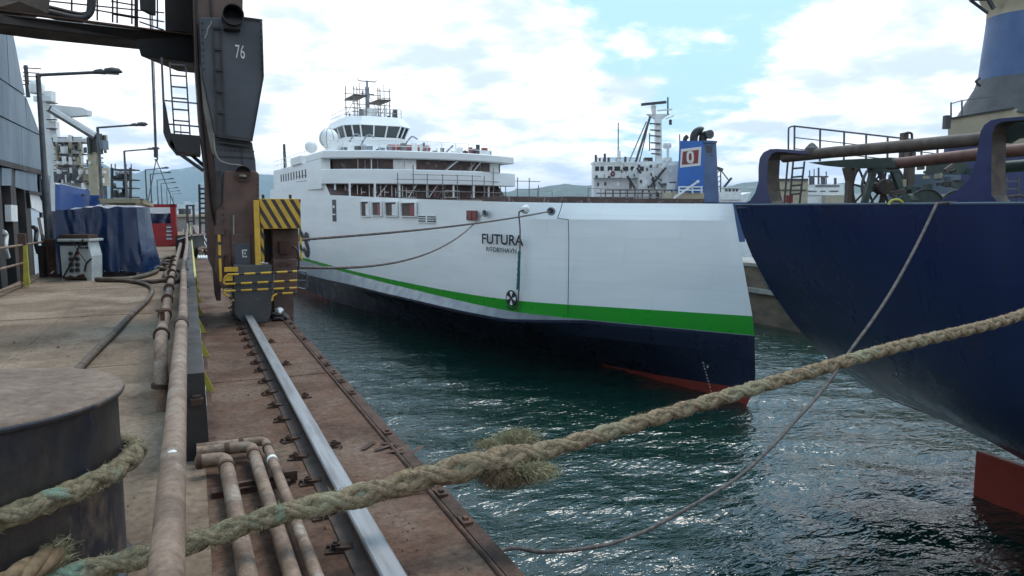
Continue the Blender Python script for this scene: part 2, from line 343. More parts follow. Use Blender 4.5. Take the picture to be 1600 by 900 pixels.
# ================================================================== SETTING: dock deck, water, hills
def build_setting():
    m = MB(); m.box((-3.7, -14, WATER - 3), (1.34, 230, 0)); tag(m.build('dock_deck', 'deck'), kind='structure')
    m = MB(); m.box((.03, -14, .0), (1.335, 230, .004)); tag(m.build('rail_bed', 'deck_rust'), kind='structure')
    # water: fine real waves in the basin, coarser beyond
    def wave(x, y):
        return .8 * (.055 * math.sin(.9 * x + 1.3 * y + 1.5 * mnoise.noise((x * .2, y * .2, 0))) + .13 * mnoise.noise((x * .33, y * .55, 3)) + .10 * mnoise.noise((x * .85 + 3, y * 1.5, 7)) + .035 * mnoise.noise((x * 2.3, y * 3.6, 1)))
    m = MB(); xs = [1.0 + i * .22 for i in range(200)]; ys = [-4 + j * .22 for j in range(250)]
    m.grid([[(x, y, WATER + wave(x, y) * min(1, (45 - x) / 4 if x > 41 else 1, max(0, (x - 1.0) / 1), max(0, (y + 4) / 2), max(0, (50.7 - y) / 3))) for x in xs] for y in ys])
    x1, y1 = xs[-1], ys[-1]; z = WATER; B = 14000
    m.face([(-B, -4, z), (1, -4, z), (1, y1, z), (-B, y1, z)]); m.face([(x1, -4, z), (B, -4, z), (B, y1, z), (x1, y1, z)])
    m.face([(-B, y1, z), (B, y1, z), (B, B, z), (-B, B, z)]); m.face([(-B, -B, z), (B, -B, z), (B, -4, z), (-B, -4, z)])
    tag(m.build('water', 'water', smooth=180, org=Vector((0, 0, 0))), kind='structure')
    def hills(name, material, prof, d0, d1, seed, rough):
        rows = []
        us = [prof[0][0] + (prof[-1][0] - prof[0][0]) * i / 150 for i in range(151)]
        for k in range(24):
            t = k / 23; row = []
            for u in us:
                d = d0 + (d1 - d0) * t
                ridge = pt(u, lerp(prof, u), d0 + (d1 - d0) * .72).z - WATER
                h = ridge * (math.sin(min(1, t / .72) * math.pi / 2) ** 1.25 if t < .72 else 1 - (t - .72) * 1.6)
                p = pt(u, 325, d); n = mnoise.fractal((p.x * .004 * rough, p.y * .004 * rough, seed), 1.0, 2.1, 6)
                row.append((p.x, p.y, WATER - 3 + max(0, h * (1 + .16 * n) + 8 * n * min(1, t * 4))))
            rows.append(row)
        m = MB(); m.grid(rows); tag(m.build(name, material, smooth=180, org=Vector((0, 0, 0))), kind='structure')
    hills('mountain', 'hill', [(-700, 300), (-300, 240), (0, 262), (120, 262), (165, 262), (195, 268), (215, 274), (240, 268), (265, 272), (290, 268), (320, 262), (360, 268), (405, 272), (430, 275), (520, 285), (620, 300), (700, 312), (760, 322)], 6200, 9200, 2.2, .55)
    hills('low_hill', 'hill_scrub', [(640, 323), (720, 312), (800, 300), (840, 295), (880, 287), (920, 291), (980, 298), (1050, 304), (1110, 300), (1150, 290), (1190, 285), (1230, 287), (1300, 291), (1400, 289), (1500, 296), (1650, 285), (1900, 300), (2300, 322)], 3200, 5200, 5.1, .9)
    m = MB(); r = random.Random(3)                                  # the town at the mountain's foot
    for i in range(420):
        u = r.uniform(150, 440); d = r.uniform(5600, 6700); p = pt(u, 325, d); s = r.uniform(12, 30); h = r.uniform(10, 38); z0 = WATER + max(0, (d - 6150) * .11)
        m.obox(p + Vector((0, 0, z0 - 3 - p.z)), RIGHT * s * 1.5, FWD * s, UP * (h + 6))
    tag(m.build('far_town', 'town'), kind='stuff')
    m = MB(); m.obox(pt(-400, 325, 5400) * 1.0 - UP * 10.4, RIGHT * 9000, FWD * 700, UP * 2.2); tag(m.build('far_shore', 'hill_scrub'), kind='structure')
build_setting()

# ================================================================== NEAR DOCK: edge, crane rail, barrier, pipes
def build_edge():
    t = thing('edge_strip', 'raised rusty steel bead running along the edge of the dock above the water', 'kerb', (1.25, 8, 0))
    part(t, 'bead', 'rust', lambda m: m.tube([(1.25, -10, .012), (1.25, 228, .012)], .013, 6), smooth=60)
    part(t, 'edge_plate', 'rust', lambda m: m.prism([(1.275, -10, .004), (1.345, -10, .004), (1.345, -10, .022), (1.275, -10, .010)], (0, 238, 0)))
    lug = MB(); lug.box((1.268, 0, .01), (1.325, .10, .03)).box((1.285, .03, .03), (1.31, .07, .045)); lug = lug.mesh('lug', 'rust', Vector((1.25, 8, 0)))
    r = random.Random(4); y = 2.1
    while y < 12:
        o = bpy.data.objects.new('lug', lug); COL.objects.link(o); o.parent = t; o.location = (0, y, 0); o.rotation_euler = (0, 0, 0); y += r.choice((.42, .5, .95, 1.3))
    lettering('1721', gz(562, 704, .006), (.75, -.62, 0), (.62, .75, 0), .19, 'rust', t, 'weld_number', depth=.012, bold=.03)
build_edge()

def build_rail():
    X = .742; t = thing('crane_rail', 'worn steel crane rail with bolted clips running along the dock to the crane', 'rail', (X, 8, .004))
    def prof(p): return [(X + x, -10, z) for x, z in p]
    part(t, 'rail_foot', 'rail_side', lambda m: m.prism(prof([(-.11, .004), (.11, .004), (.11, .016), (.03, .03), (.024, .085), (.05, .095), (.05, .118), (-.05, .118), (-.05, .095), (-.024, .085), (-.03, .03), (-.11, .016)]), (0, 228, 0)))
    part(t, 'rail_head', 'rail_top', lambda m: m.prism(prof([(-.052, .112), (.052, .112), (.052, .126), (.044, .133), (-.044, .133), (-.052, .126)]), (0, 228, 0)))
    m = MB(); m.box((X - .20, -.045, .004), (X - .085, .045, .018)); m.prism([(X - .15, -.036, .018), (X - .066, -.036, .018), (X - .066, -.036, .034), (X - .15, -.036, .042)], (0, .072, 0)); m.cyl((X - .150, 0, .03), (X - .150, 0, .054), .026, 6); m.cyl((X - .150, 0, .05), (X - .150, 0, .066), .012, 8); m.box((X - .195, .012, .018), (X - .178, .04, .036))
    left = m.mesh('rail_clip', 'rust', Vector((X, 0, 0)))
    m2 = MB(); m2.v = [Vector((2 * X - p.x, p.y, p.z)) for p in m.v]; m2.f = m.f; m2.m = m.m
    right = m2.mesh('rail_clip', 'rust', Vector((X, 0, 0))); r = random.Random(2)
    for i in range(24):
        y = 2.05 + .49 * i + r.uniform(-.03, .03)
        for me, s in ((left, 0), (right, .2)):
            if s and (i % 3 or i < 4): continue
            o = bpy.data.objects.new('rail_clip', me); COL.objects.link(o); o.parent = t; o.location = (r.uniform(-.01, .01), y + s - 8, -.004); o.rotation_euler = (0, 0, r.uniform(-.3, .3)); o.scale = (1, .85, .85)
build_rail()

def build_barrier():
    t = thing('pipe_barrier', 'low dark plate barrier with yellow brackets under the long dusty pipe', 'barrier', (0, 5.3, 0))
    part(t, 'barrier_plate', 'crane_dark', lambda m: m.prism([(-.10, 5.28, 0), (.06, 5.28, 0), (.048, 5.28, .60), (-.10, 5.28, .60)], (0, 60, 0)))
    part(t, 'base_flange', 'rust', lambda m: m.box((.03, 5.32, .004), (.115, 65, .02)))
    part(t, 'end_lug', 'rust', lambda m: m.box((-.045, 5.20, .40), (.035, 5.28, .44)).cyl((-.005, 5.24, .44), (-.005, 5.24, .46), .03, 10))
    g = part(t, 'gusset', 'yellow_green', lambda m: m.prism([(.058, 7.2, .02), (.15, 7.2, .02), (.056, 7.2, .24)], (0, .025, 0)))
    copies(g, [(0, 1.75 * i, 0) for i in range(1, 24)])
    part(t, 'painted_rail', 'yellow_green', lambda m: m.box((.035, 12.5, .48), (.068, 60, .62)))
    r = random.Random(9)
    for i in range(9):
        y = 5.6 + i * .36; x = .068
        def scribble(m):
            z = r.uniform(.2, .45); pts = []
            for k in range(6):
                zz = z + r.uniform(-.09, .09); pts.append((.063 - .012 * zz / .6, y + k * .045, zz))
            m.tube(pts, .0022, 4)
        part(t, 'chalk_mark', 'white_mark', scribble)
    p = thing('long_pipe', 'long dusty brown pipe running from the foreground along the top of the barrier', 'pipe', (-.085, 2, 0))
    part(p, 'near_length', 'dust_pipe', lambda m: m.tube([(-.085, y, .85) for y in (-3, 0, 1, 2, 3, 4, 5, 5.9)], .041, 20), smooth=60)
    part(p, 'coupling', 'rust', lambda m: m.cyl((-.085, 5.82, .85), (-.085, 6.0, .85), .050, 20), smooth=60, bevel=.006)
    part(p, 'far_length', 'dust_pipe', lambda m: m.tube([(-.085 + .012 * math.sin(y * .4), y, .85 + .015 * math.sin(y * .7)) for y in (5.9, 8, 11, 14, 17, 20, 26, 34, 45, 65)], .036, 14), smooth=60)
    st = part(p, 'pipe_bracket', 'crane_dark', lambda m: m.box((-.10, 6.6, 0), (-.07, 6.66, .82)).box((-.13, 6.58, .79), (-.04, 6.68, .812)))
    copies(st, [(0, 2.6 * i, 0) for i in range(1, 20)])
    c = gz(270, 706, .888)
    part(p, 'paint_spot', 'white_mark', lambda m: m.lathe([(.001, .006), (.008, .005), (.014, .002), (.016, -.006)], Vector((-.085, c.y, .888)), 14), smooth=60)
    q = thing('low_pipe', 'second dusty pipe left of the barrier bending down into the deck at its near end', 'pipe', (-.30, 6.8, 0))
    part(q, 'run', 'dust_pipe', lambda m: m.tube(smoothpath([(-.27, 6.75, 0), (-.27, 6.75, .25), (-.27, 6.8, .42), (-.27, 6.95, .5), (-.28, 7.4, .52), (-.30, 10, .5), (-.33, 16, .48), (-.3, 26, .48), (-.3, 45, .48)], 6), .055, 14), smooth=60)
    fl = part(q, 'flange', 'rust', lambda m: m.cyl((-.27, 6.75, .2), (-.27, 6.75, .235), .085, 18))
    fl2 = part(q, 'collar', 'rust', lambda m: m.cyl((-.283, 7.5, .52), (-.283, 7.56, .52), .075, 18))
    copies(fl2, [(-.012 * i, 1.5 * i, -.003 * i) for i in range(1, 9)])
    part(q, 'valve', 'rust', lambda m: m.cyl((-.29, 8.2, .55), (-.29, 8.2, .68), .022, 8).cyl((-.29, 8.2, .66), (-.29, 8.2, .68), .06, 12))
    for i, (label, x0, u, v, rr) in enumerate((('leftmost and thickest of three bent pipes on the deck beside the rail', (288, 738), 352, 716, .044), ('middle one of three bent pipes on the deck beside the rail', (300, 713), 393, 697, .038), ('bent pipe with a white band, nearest the crane rail', (318, 704), 414, 688, .031))):
        c = gz(u, v, .10); y = c.y; x = c.x
        w = thing('deck_pipe', label, 'pipe', (x, y, 0), 'three bent pipes on the deck')
        e = .07
        path = [(-.02, y + .01, .10), (x - e * 2, y, .10)] + [(x - e + e * math.sin(a) - .0, y - e + e * math.cos(a), .10) for a in (0, .26, .52, .79, 1.05, 1.31, 1.57)] + [(x + .006 * k, y - e - .45 * k, .10) for k in (1, 2, 3, 4, 6, 9, 14)]
        part(w, 'pipe_run', 'dust_pipe', lambda m: m.tube(path, rr, 16), smooth=60)
        part(w, 'elbow_collar', 'rust', lambda m: m.cyl((x + .001, y - e - .10, .10), (x + .002, y - e - .14, .10), rr * 1.14, 16), smooth=60)
        part(w, 'elbow_collar', 'rust', lambda m: m.cyl((x - e * 2, y, .10), (x - e * 2 - .03, y, .10), rr * 1.12, 16), smooth=60)
        if i == 2:
            part(w, 'white_band', 'far_white', lambda m: m.tube([(x + .004, y - e - .36, .10), (x + .005, y - e - .40, .10)], rr * 1.1, 16), smooth=60)
    a, b = gz(330, 772, .02), gz(452, 752, .02)
    k = thing('pipe_support', 'flat rusty steel bar lying across under the three bent pipes', 'steel bar', a)
    part(k, 'bar', 'rust', lambda m: m.bar(a, b, .09, .04)); part(k, 'saddle', 'rust', lambda m: m.bar(a + UP * .02 + XX * .06, b + UP * .02 - XX * .05, .03, .05)); part(k, 'end_block', 'rust', lambda m: m.obox(b - XX * .03, XX * .08, YY * .07, UP * .06))
build_barrier()

# ================================================================== BOLLARD AND HAWSER
BC = Vector((-.945, 3.86, 0)); BR = .60
def build_bollard():
    t = thing('bollard', 'big round dark steel mooring bollard with a dusty brown top', 'bollard', BC)
    part(t, 'barrel', 'bollard_side', lambda m: m.lathe([(0, 0), (BR + .01, 0), (BR, .05), (BR, .45), (BR, .80), (BR + .003, .83)], BC, 96), smooth=50)
    part(t, 'cap', ['bollard_side', 'bollard_top'], lambda m: m.lathe([(BR + .003, .829), (BR + .022, .838), (BR + .03, .852), (BR + .026, .866), (BR + .008, .874), (BR - .03, .872), (.3, .876), (0, .878)], BC, 96, [0, 0, 0, 1, 1, 1, 1]), smooth=60)
    part(t, 'base_ring', 'bollard_side', lambda m: m.lathe([(BR, .0), (BR + .03, .0), (BR + .03, .012), (BR + .01, .03), (BR, .03)], BC, 96), smooth=40)
build_bollard()

def resample(path, ds):
    out = [path[0]]; acc = 0
    for a, b in zip(path, path[1:]):
        L = (b - a).length; pos = ds - acc
        while pos <= L: out.append(a + (b - a) * (pos / L)); pos += ds
        acc = L - (pos - ds)
    return out
def plait(path, radius, mats_at, t, ds=.018):
    P = resample(path, ds); n = len(P); a = Vector((0, 0, 1)); fr = []
    for i in range(n):
        tn = (P[min(i + 1, n - 1)] - P[max(i - 1, 0)]).normalized(); a = (a - tn * a.dot(tn)).normalized(); fr.append((a.copy(), tn.cross(a)))
    RR = [radius(i * ds) for i in range(n)]; th = [0.0]
    for i in range(1, n): th.append(th[-1] + 2 * math.pi * ds / (7.8 * RR[i] * (1 + .10 * mnoise.noise((i * .012, 1.7, 4)))))
    jit = random.Random(5)
    for k in range(8):
        sgn = 1 if k < 4 else -1; off = (k % 2) * math.pi + (math.pi / 2 if sgn < 0 else 0) + (.36 if k % 4 < 2 else -.36)
        path2, rad = [], []
        for i in range(n):
            ph = sgn * th[i] + off; w = sgn * math.cos(2 * (th[i] - math.pi / 4) + (k % 2) * 2 * math.pi)
            rr = RR[i] * (.57 + .10 * w + .03 * mnoise.noise((i * .08, k * 7.1, 0)))
            path2.append(P[i] + (fr[i][0] * math.cos(ph) + fr[i][1] * math.sin(ph)) * rr); rad.append(RR[i] * (.43 + .03 * mnoise.noise((i * .9, k * 5.1, 2)) + .04 * mnoise.noise((i * .11, k * 3.3, 5))))
        cut = int(mats_at / ds)
        m = MB(); m.tube(path2, rad, 8)
        for q in range(len(m.f)):
            if min(m.f[q]) // 8 > cut: m.m[q] = 1
        m.build('strand', ['rope_green', 'rope_tan'], t, smooth=75)
    m = MB(); m.tube(P, [q * .62 for q in RR], 10); m.build('core', 'rope_green', t, smooth=75)
    return P, RR, fr
def fibres(m, base, direc, n, length, spread, seed, width=.0035, mi=0, seg=5, curl=.6):
    r = random.Random(seed)
    for i in range(n):
        d = (direc + Vector((r.gauss(0, spread), r.gauss(0, spread), r.gauss(0, spread)))).normalized()
        p = base(r); L = length * r.uniform(.45, 1.1); w = Vector((r.gauss(0, 1), r.gauss(0, 1), r.gauss(0, 1))).cross(d).normalized() * width * r.uniform(.6, 1.4) / 2
        pts = []
        for k in range(seg + 1):
            pts.append(p.copy()); d = (d + Vector((r.gauss(0, 1), r.gauss(0, 1), r.gauss(0, 1))) * curl * .35 / seg ** .5).normalized(); p = p + d * (L / seg)
        for k in range(seg):
            s0, s1 = 1 - .8 * k / seg, 1 - .8 * (k + 1) / seg
            m.face([pts[k] - w * s0, pts[k] + w * s0, pts[k + 1] + w * s1, pts[k + 1] - w * s1], mi)
def build_hawser():
    wrap = []; rr = BR + .060
    # the turn round the bollard: comes in on the near side low, passes left and behind, returns in front higher up
    start = math.atan2(-.98, .38)
    N = 70
    for i in range(N + 1):
        f = i / N; ang = start - f * R(520); z = lerp([(0, .235), (.2, .24), (.40, .40), (.58, .56), (.66, .545), (.72, .50), (.86, .38), (1, .33)], f)
        bulge = .012 * math.exp(-((f - .60) / .05) ** 2)
        wrap.append(BC + Vector((math.cos(ang) * (rr + bulge), math.sin(ang) * (rr + bulge), z)))
    main = [pt(*a) for a in ((285, 853, 3.05), (420, 808, 3.22), (560, 775, 3.38), (700, 737, 3.52), (800, 714, 3.64), (860, 702, 3.72), (1000, 660, 3.98), (1200, 600, 4.42), (1400, 542, 5.0), (1600, 490, 5.8))]
    main += [Vector((8.2, 4.55, .98)), Vector((11.5, 5.2, 1.3)), Vector((16.3, 6.1, 1.95)), Vector((17.5, 6.3, 2.0))]
    path = smoothpath(list(reversed(wrap)) + main, 6)
    P = resample(path, .018); cum = [i * .018 for i in range(len(P))]
    def near(q): return min(range(len(P)), key=lambda i: (P[i] - q).length) * .018
    s_in = near(main[0]); s1, s2, s3, s4 = near(main[2]), near(main[3]), near(main[4]), near(main[5])
    rad = lambda s: lerp([(0, .047), (s_in - .1, .046), (s_in + .4, .048), (s1, .056), (s2, .064), (s3 - .1, .069), (s3 + .05, .058), (s4 + .05, .044), (s4 + 3, .042)], s)
    t = thing('mooring_hawser', 'thick frayed plaited rope turned round the bollard and spliced, crossing above the water', 'rope', (BC.x + .6, 3.3, .2))
    P, RR, fr = plait(path, rad, s1 - .35, t)
    n = len(P); i0 = int((s_in - 1.6) / .018); m = MB(); r = random.Random(8)
    for q in range(11000):                       # loose hairs on the lay
        i = min(n - 2, int(r.triangular(0, n * .62, i0 + 120))); g = r.uniform(0, 6.28); e = fr[i][0] * math.cos(g) + fr[i][1] * math.sin(g); tn = (P[i + 1] - P[i]).normalized()
        b = P[i] + e * RR[i] * .9; fibres(m, lambda _r: b.copy(), (e * .55 + tn * r.choice((-1, 1)) * 1.0).normalized(), 1, RR[i] * .62, .45, q, .0027, 0 if i * .018 < s1 else 1, 3)
    tag(m.build('loose_hair', ['fibre', 'rope_tan'], t, normals=False), kind='stuff')
    def tuft(name, c, direc, n, L, sp, seed, mats, jit=.04):
        c = Vector(c); m = MB(); fibres(m, lambda r: c + RIGHT * r.gauss(0, jit * 1.15) + Vector((r.gauss(0, jit * .6), r.gauss(0, jit * .6), r.gauss(0, jit * .4))) + (Vector(direc).normalized() * r.choice((0, 0, .02))), Vector(direc).normalized(), int(n * 2.4), L * .58, sp, seed, .0036, 0, 8, 3.4)
        tag(m.build(name, mats, t, normals=False), kind='stuff')
    tuft('frayed_tuft', pt(770, 697, 3.72), -RIGHT * .75 + UP * .30 + FWD * .3, 420, .09, .45, 1, 'fibre', .022)
    tuft('frayed_tuft', pt(808, 688, 3.78), UP * .9 + RIGHT * .35, 900, .10, .55, 2, 'fibre', .034)
    tuft('frayed_tuft', pt(835, 734, 3.56), RIGHT * .8 - UP * .35, 1100, .115, .6, 3, 'fibre', .03)
    tuft('frayed_tuft', pt(785, 742, 3.54), -UP * 1.0 - RIGHT * .05, 900, .13, .28, 4, 'fibre_brown', .035)
    tuft('frayed_tuft', pt(815, 738, 3.58), -UP * .8 + RIGHT * .35, 700, .105, .4, 5, 'fibre_brown', .03)
    # frayed cut end lying below the turn
    e = thing('rope_end', 'cut frayed rope end lying against the foot of the bollard below the turn', 'rope', gz(40, 905))
    a, b = pt(-20, 930, 2.45), pt(88, 866, 2.82)
    ends = []
    for k in range(4):
        g = k * 1.57; ofs = lambda s: (RIGHT * math.cos(g + s * 4) + UP * math.sin(g + s * 4)) * .026
        part(e, 'strand', 'fibre_brown', lambda m: m.tube([a + (b - a) * s + ofs(s) for s in (0, .15, .3, .45, .6, .75, .9, 1)], [.028] * 7 + [.02], 8), smooth=70)
    m = MB(); fibres(m, lambda r: b + Vector((r.gauss(0, .025), r.gauss(0, .025), r.gauss(0, .025))), (b - a).normalized(), 700, .06, .4, 11, .0025, 0, 6, 2.0); tag(m.build('frayed_tuft', 'fibre', e, normals=False), kind='stuff')
build_hawser()

def hung(A, B, pxs):                              # points of a line hanging in the upright plane over A-B, seen at these pixels
    out = []
    for u, v in pxs:
        r, _ = ray(u, v); d = B - A; den = r.x * d.y - r.y * d.x; k = (A.x * d.y - A.y * d.x) / den; out.append(EYE + r * k)
    return out
def build_thin_line():
    A, B = Vector((2.0, 5.3, 0)), Vector((17.05, 12.4, 0))
    p = hung(A, B, [(790, 858), (840, 862), (880, 861), (920, 856), (960, 848), (1010, 829), (1055, 805), (1100, 779), (1150, 748), (1200, 704), (1245, 655), (1290, 604), (1330, 546), (1365, 498), (1400, 443), (1435, 378), (1464, 318)])
    p = [Vector((1.36, 4.7, p[0].z + .35)), Vector((1.6, 5.05, p[0].z + .12))] + p
    rr = [.019 + .010 * min(1, i / len(p)) for i in range(0)]
    q = smoothpath(p, 6); q += [Vector((17.5, 12.2, 1.86)), Vector((18.4, 11.5, 2.0)), Vector((20, 10.6, 1.6))]
    m = MB(); m.tube(q, [lerp([(0, .017), (.5, .022), (1, .036)], i / len(q)) for i in range(len(q))], 8)
    o = m.build('mooring_line', 'rope_grey', smooth=60); tag(o, 'thin grey mooring line sagging from the dark blue hull down to the dock edge', 'rope')
build_thin_line()
def build_grit():
    r = random.Random(21); m = MB()
    for i in range(900):
        x = r.choice((r.uniform(.1, 1.2), r.gauss(.9, .12), r.uniform(-3.2, -.3))); y = 1.5 + 10 * r.random() ** 1.6; s = r.uniform(.003, .011) * (1 + (r.random() < .06) * 1.6)
        if x > 1.24 or (x - BC.x) ** 2 + (y - BC.y) ** 2 < .5: continue
        a = r.uniform(0, 6.28); c = Vector((x, y, .004)); e1 = Vector((math.cos(a), math.sin(a), 0)) * s; e2 = Vector((-math.sin(a), math.cos(a), 0)) * s * r.uniform(.4, 1)
        t = c + UP * s * .8; q = [c + e1, c + e2, c - e1, c - e2]
        for j in range(4): m.face([q[j], q[(j + 1) % 4], t], r.choice((0, 0, 1, 2)))
    tag(m.build('deck_grit', ['rust', 'deck', 'dust_pipe'], normals=False), kind='stuff')
build_grit()

def build_seams():
    for y in (5.9, 8.9, 13.2, 17.6):
        m = MB(); m.tube([(-3.6 + .5 * k, y + .01 * math.sin(k * 2.1), .001) for k in range(7)], .009, 5); tag(m.build('deck_seam', 'deck', smooth=60), kind='structure')
    for x in (-1.9,):
        m = MB(); m.tube([(x + .008 * math.sin(k), 1 + k * 1.5, .001) for k in range(20)], .008, 5); tag(m.build('deck_seam', 'deck', smooth=60), kind='structure')
    for y in (4.1, 7.6):
        m = MB(); m.tube([(.06 + .2 * k, y + .006 * math.sin(k * 3), .005) for k in range(7)], .007, 5); tag(m.build('deck_seam', 'deck_rust', smooth=60), kind='structure')
build_seams()

def build_rag():
    def crumple(o, sx, sy, sz, seed, name, mt, parent):
        bm = bmesh.new(); bmesh.ops.create_icosphere(bm, subdivisions=3, radius=1); m = MB()
        for v in bm.verts: n = mnoise.noise(v.co * 1.7 + Vector((seed, 0, 0))) + .6 * mnoise.noise(v.co * 4 + Vector((0, seed, 0))); v.co *= 1 + .35 * n
        m.v = [o + Vector((v.co.x * sx, v.co.y * sy, max(0, v.co.z * sz + sz * .7))) for v in bm.verts]; m.f = [tuple(v.index for v in f.verts) for f in bm.faces]; m.m = [0] * len(m.f); bm.free(); return m.build(name, mt, parent, smooth=50)
    c = gz(437, 500); t = thing('white_sack', 'crumpled white sack on a dark block at the foot of the crane', 'sack', c)
    crumple(c + Vector((0, .05, .10)), .07, .12, .05, 3, 'sack', 'far_white', t); crumple(c, .12, .16, .08, 7, 'rusty_block', 'crane_dark', t)
build_rag()

# ================================================================== DOCKSIDE CRANE
def clip(poly, x0, y0, x1, y1):
    def cut(P, inside, inter):
        out = []
        for a, b in zip(P, P[1:] + P[:1]):
            if inside(a): out.append(a)
            if inside(a) != inside(b): out.append(inter(a, b))
        return out
    def ix(c): return lambda a, b: (c, a[1] + (b[1] - a[1]) * (c - a[0]) / (b[0] - a[0]))
    def iy(c): return lambda a, b: (a[0] + (b[0] - a[0]) * (c - a[1]) / (b[1] - a[1]), c)
    for ins, it in ((lambda p: p[0] >= x0, ix(x0)), (lambda p: p[0] <= x1, ix(x1)), (lambda p: p[1] >= y0, iy(y0)), (lambda p: p[1] <= y1, iy(y1))):
        poly = cut(poly, ins, it) if poly else poly
    return poly
def plate(m, pts, y, depth, mi=0): return m.prism([gy(u, v, y) for u, v in pts], (0, depth, 0), mi)
def rect(m, u0, v0, u1, v1, y, depth, mi=0):
    a, b = gy(u0, v0, y), gy(u1, v1, y); return m.box((a.x, y, b.z), (b.x, y + depth, a.z), mi)
def build_crane():
    t = thing('dockside_crane', 'dark brown rail crane leg with grey hopper plate numbered 76 and striped bogie guard', 'crane', (.8, 11.4, 0))
    part(t, 'leg_column', 'crane_brown', lambda m: plate(m, [(300, -60), (380, -60), (379, 34), (345, 60), (330, 200), (345, 268), (345, 470), (338, 470), (334, 425), (326, 407), (320, 267), (310, 180), (304, 90)], 12.1, .9), bevel=.01)
    part(t, 'side_flange', 'crane_pale', lambda m: plate(m, [(312, 100), (316, 113), (336, 213), (338, 250), (330, 236), (318, 170)], 12.02, .05))
    part(t, 'hopper_plate', 'crane_grey', lambda m: plate(m, [(311, 27), (379, 28), (408, 32), (411, 120), (393, 221), (337, 213), (315, 112)], 11.7, .38), bevel=.012)
    part(t, 'hopper_rim', 'crane_dark', lambda m: m.bar(gy(379, 27.5, 11.66), gy(409, 31.5, 11.66), .04, .02).bar(gy(409, 31, 11.67), gy(411.5, 120, 11.67), .04, .015).bar(gy(411.5, 120, 11.67), gy(393.5, 221, 11.67), .04, .015))
    part(t, 'lower_hopper', 'crane_grey', lambda m: plate(m, [(336, 214), (394, 222), (399, 250), (404, 312), (340, 312), (335, 250)], 11.8, .7), bevel=.012)
    part(t, 'stiffener', 'crane_dark', lambda m: m.bar(gy(340, 212, 11.66), gy(392, 219, 11.66), .05, .05).bar(gy(341, 222, 11.72), gy(392, 229, 11.72), .04, .03))
    part(t, 'plate_seam', 'crane_dark', lambda m: m.bar(gy(337, 244, 11.79), gy(398, 247, 11.79), .012, .018).bar(gy(377, 226, 11.79), gy(379, 266, 11.79), .012, .018))
    for u in (336.5, 347.5): part(t, 'ladder_rail', 'crane_dark', lambda m: m.bar(gy(u - 4, 42, 11.67), gy(u + 3, 212, 11.67), .016, .03))
    for v in (43, 76, 109, 142, 175): part(t, 'ladder_rung', 'crane_dark', lambda m: m.bar(gy(334 + (v - 43) * .045, v, 11.655), gy(345.5 + (v - 43) * .045, v + 1.5, 11.655), .03, .03))
    lettering('76', gy(368, 90.5, 11.69), (1, 0, -.03), (0, 0, 1), .19, 'white_mark', t, width=.13)
    for mk in ([(320, 60), (324, 52), (325, 45), (330, 38), (331, 33)],): part(t, 'paint_scrawl', 'crane_pale', lambda m: m.tube([gy(u, v, 11.695) for u, v in mk], .012, 5))
    def flood(m, u, v, y, r_, L): c = gy(u, v, y); m.lathe([(0, 0), (r_, 0), (r_, L), (r_ * .93, L), (r_ * .9, .02)], (0, 0, 0), 24); R_ = Matrix.Rotation(R(90), 3, 'X'); m.v = [R_ @ p + c + Vector((0, 0, 0)) for p in m.v]
    part(t, 'floodlight', 'crane_dark', lambda m: flood(m, 362.5, 31, 11.72, .145, .35), smooth=40)
    part(t, 'floodlight_bracket', 'crane_dark', lambda m: rect(m, 350, 32, 376, 46, 11.5, .3))
    part(t, 'bogie_lamp', 'crane_brown', lambda m: flood(m, 378, 272, 11.86, .115, .28), smooth=40)
    part(t, 'bogie_lamp_glass', 'dust_pipe', lambda m: m.lathe([(0, 0), (.06, 0), (.05, .03), (0, .045)], gy(379, 276, 11.6), 16), smooth=60)
    part(t, 'cable', 'crane_pale', lambda m: m.tube(smoothpath([gy(334, 208, 11.75), gy(336, 235, 11.7), gy(343, 250, 11.7), (gy(358, 256, 11.7)), gy(374, 258, 11.7), gy(386, 262, 11.7)], 5), .012, 6), smooth=60)
    part(t, 'bogie_frame', 'crane_brown', lambda m: plate(m, [(338, 330), (346, 320), (350, 267), (400, 267), (405, 272), (406, 414), (395, 450), (345, 450), (336, 425)], 11.72, .9), bevel=.015)
    part(t, 'inner_bracket', 'crane_dark', lambda m: plate(m, [(338, 268), (345, 266), (346, 318), (338, 328)], 11.68, .03))
    part(t, 'handrail_post', 'crane_pale', lambda m: m.bar(gy(365, 336, 11.68), gy(365, 366, 11.68), .02))
    part(t, 'access_panel', 'crane_brown', lambda m: rect(m, 361, 366, 393, 414, 11.66, .06), bevel=.01)
    part(t, 'panel_door', 'crane_grey', lambda m: rect(m, 365, 380, 392, 413, 11.645, .02), bevel=.005)
    part(t, 'panel_mark', 'white_mark', lambda m: [rect(m, a, b, c, d, 11.638, .006) for a, b, c, d in ((378, 390, 380.5, 402), (380.5, 390, 386, 392), (380.5, 400, 386, 402), (382, 394.5, 384, 397.5))])
    part(t, 'small_box', 'crane_brown', lambda m: rect(m, 335, 354, 350, 367, 11.5, .2), bevel=.008)
    part(t, 'control_box', 'rust', lambda m: rect(m, 351, 399, 362, 418, 11.5, .2), bevel=.008)
    q = lambda x, y: (330 + x / 3.913, 290 + y / 3.913)
    part(t, 'buffer_plate', 'buffer_grey', lambda m: plate(m, [q(135, 485), q(370, 485), q(372, 700), q(365, 790), q(345, 835), q(195, 848), q(140, 780)], 11.4, .22), bevel=.012)
    part(t, 'wheel_box', 'crane_brown', lambda m: rect(m, 368, 450, 416, 497, 11.63, 1.3))
    part(t, 'wheel', 'rust', lambda m: m.cyl((.72, 11.9, .32), (.88, 11.9, .32), .2, 24))
    b = lambda n, *a, **k: part(t, n, *a, **k)
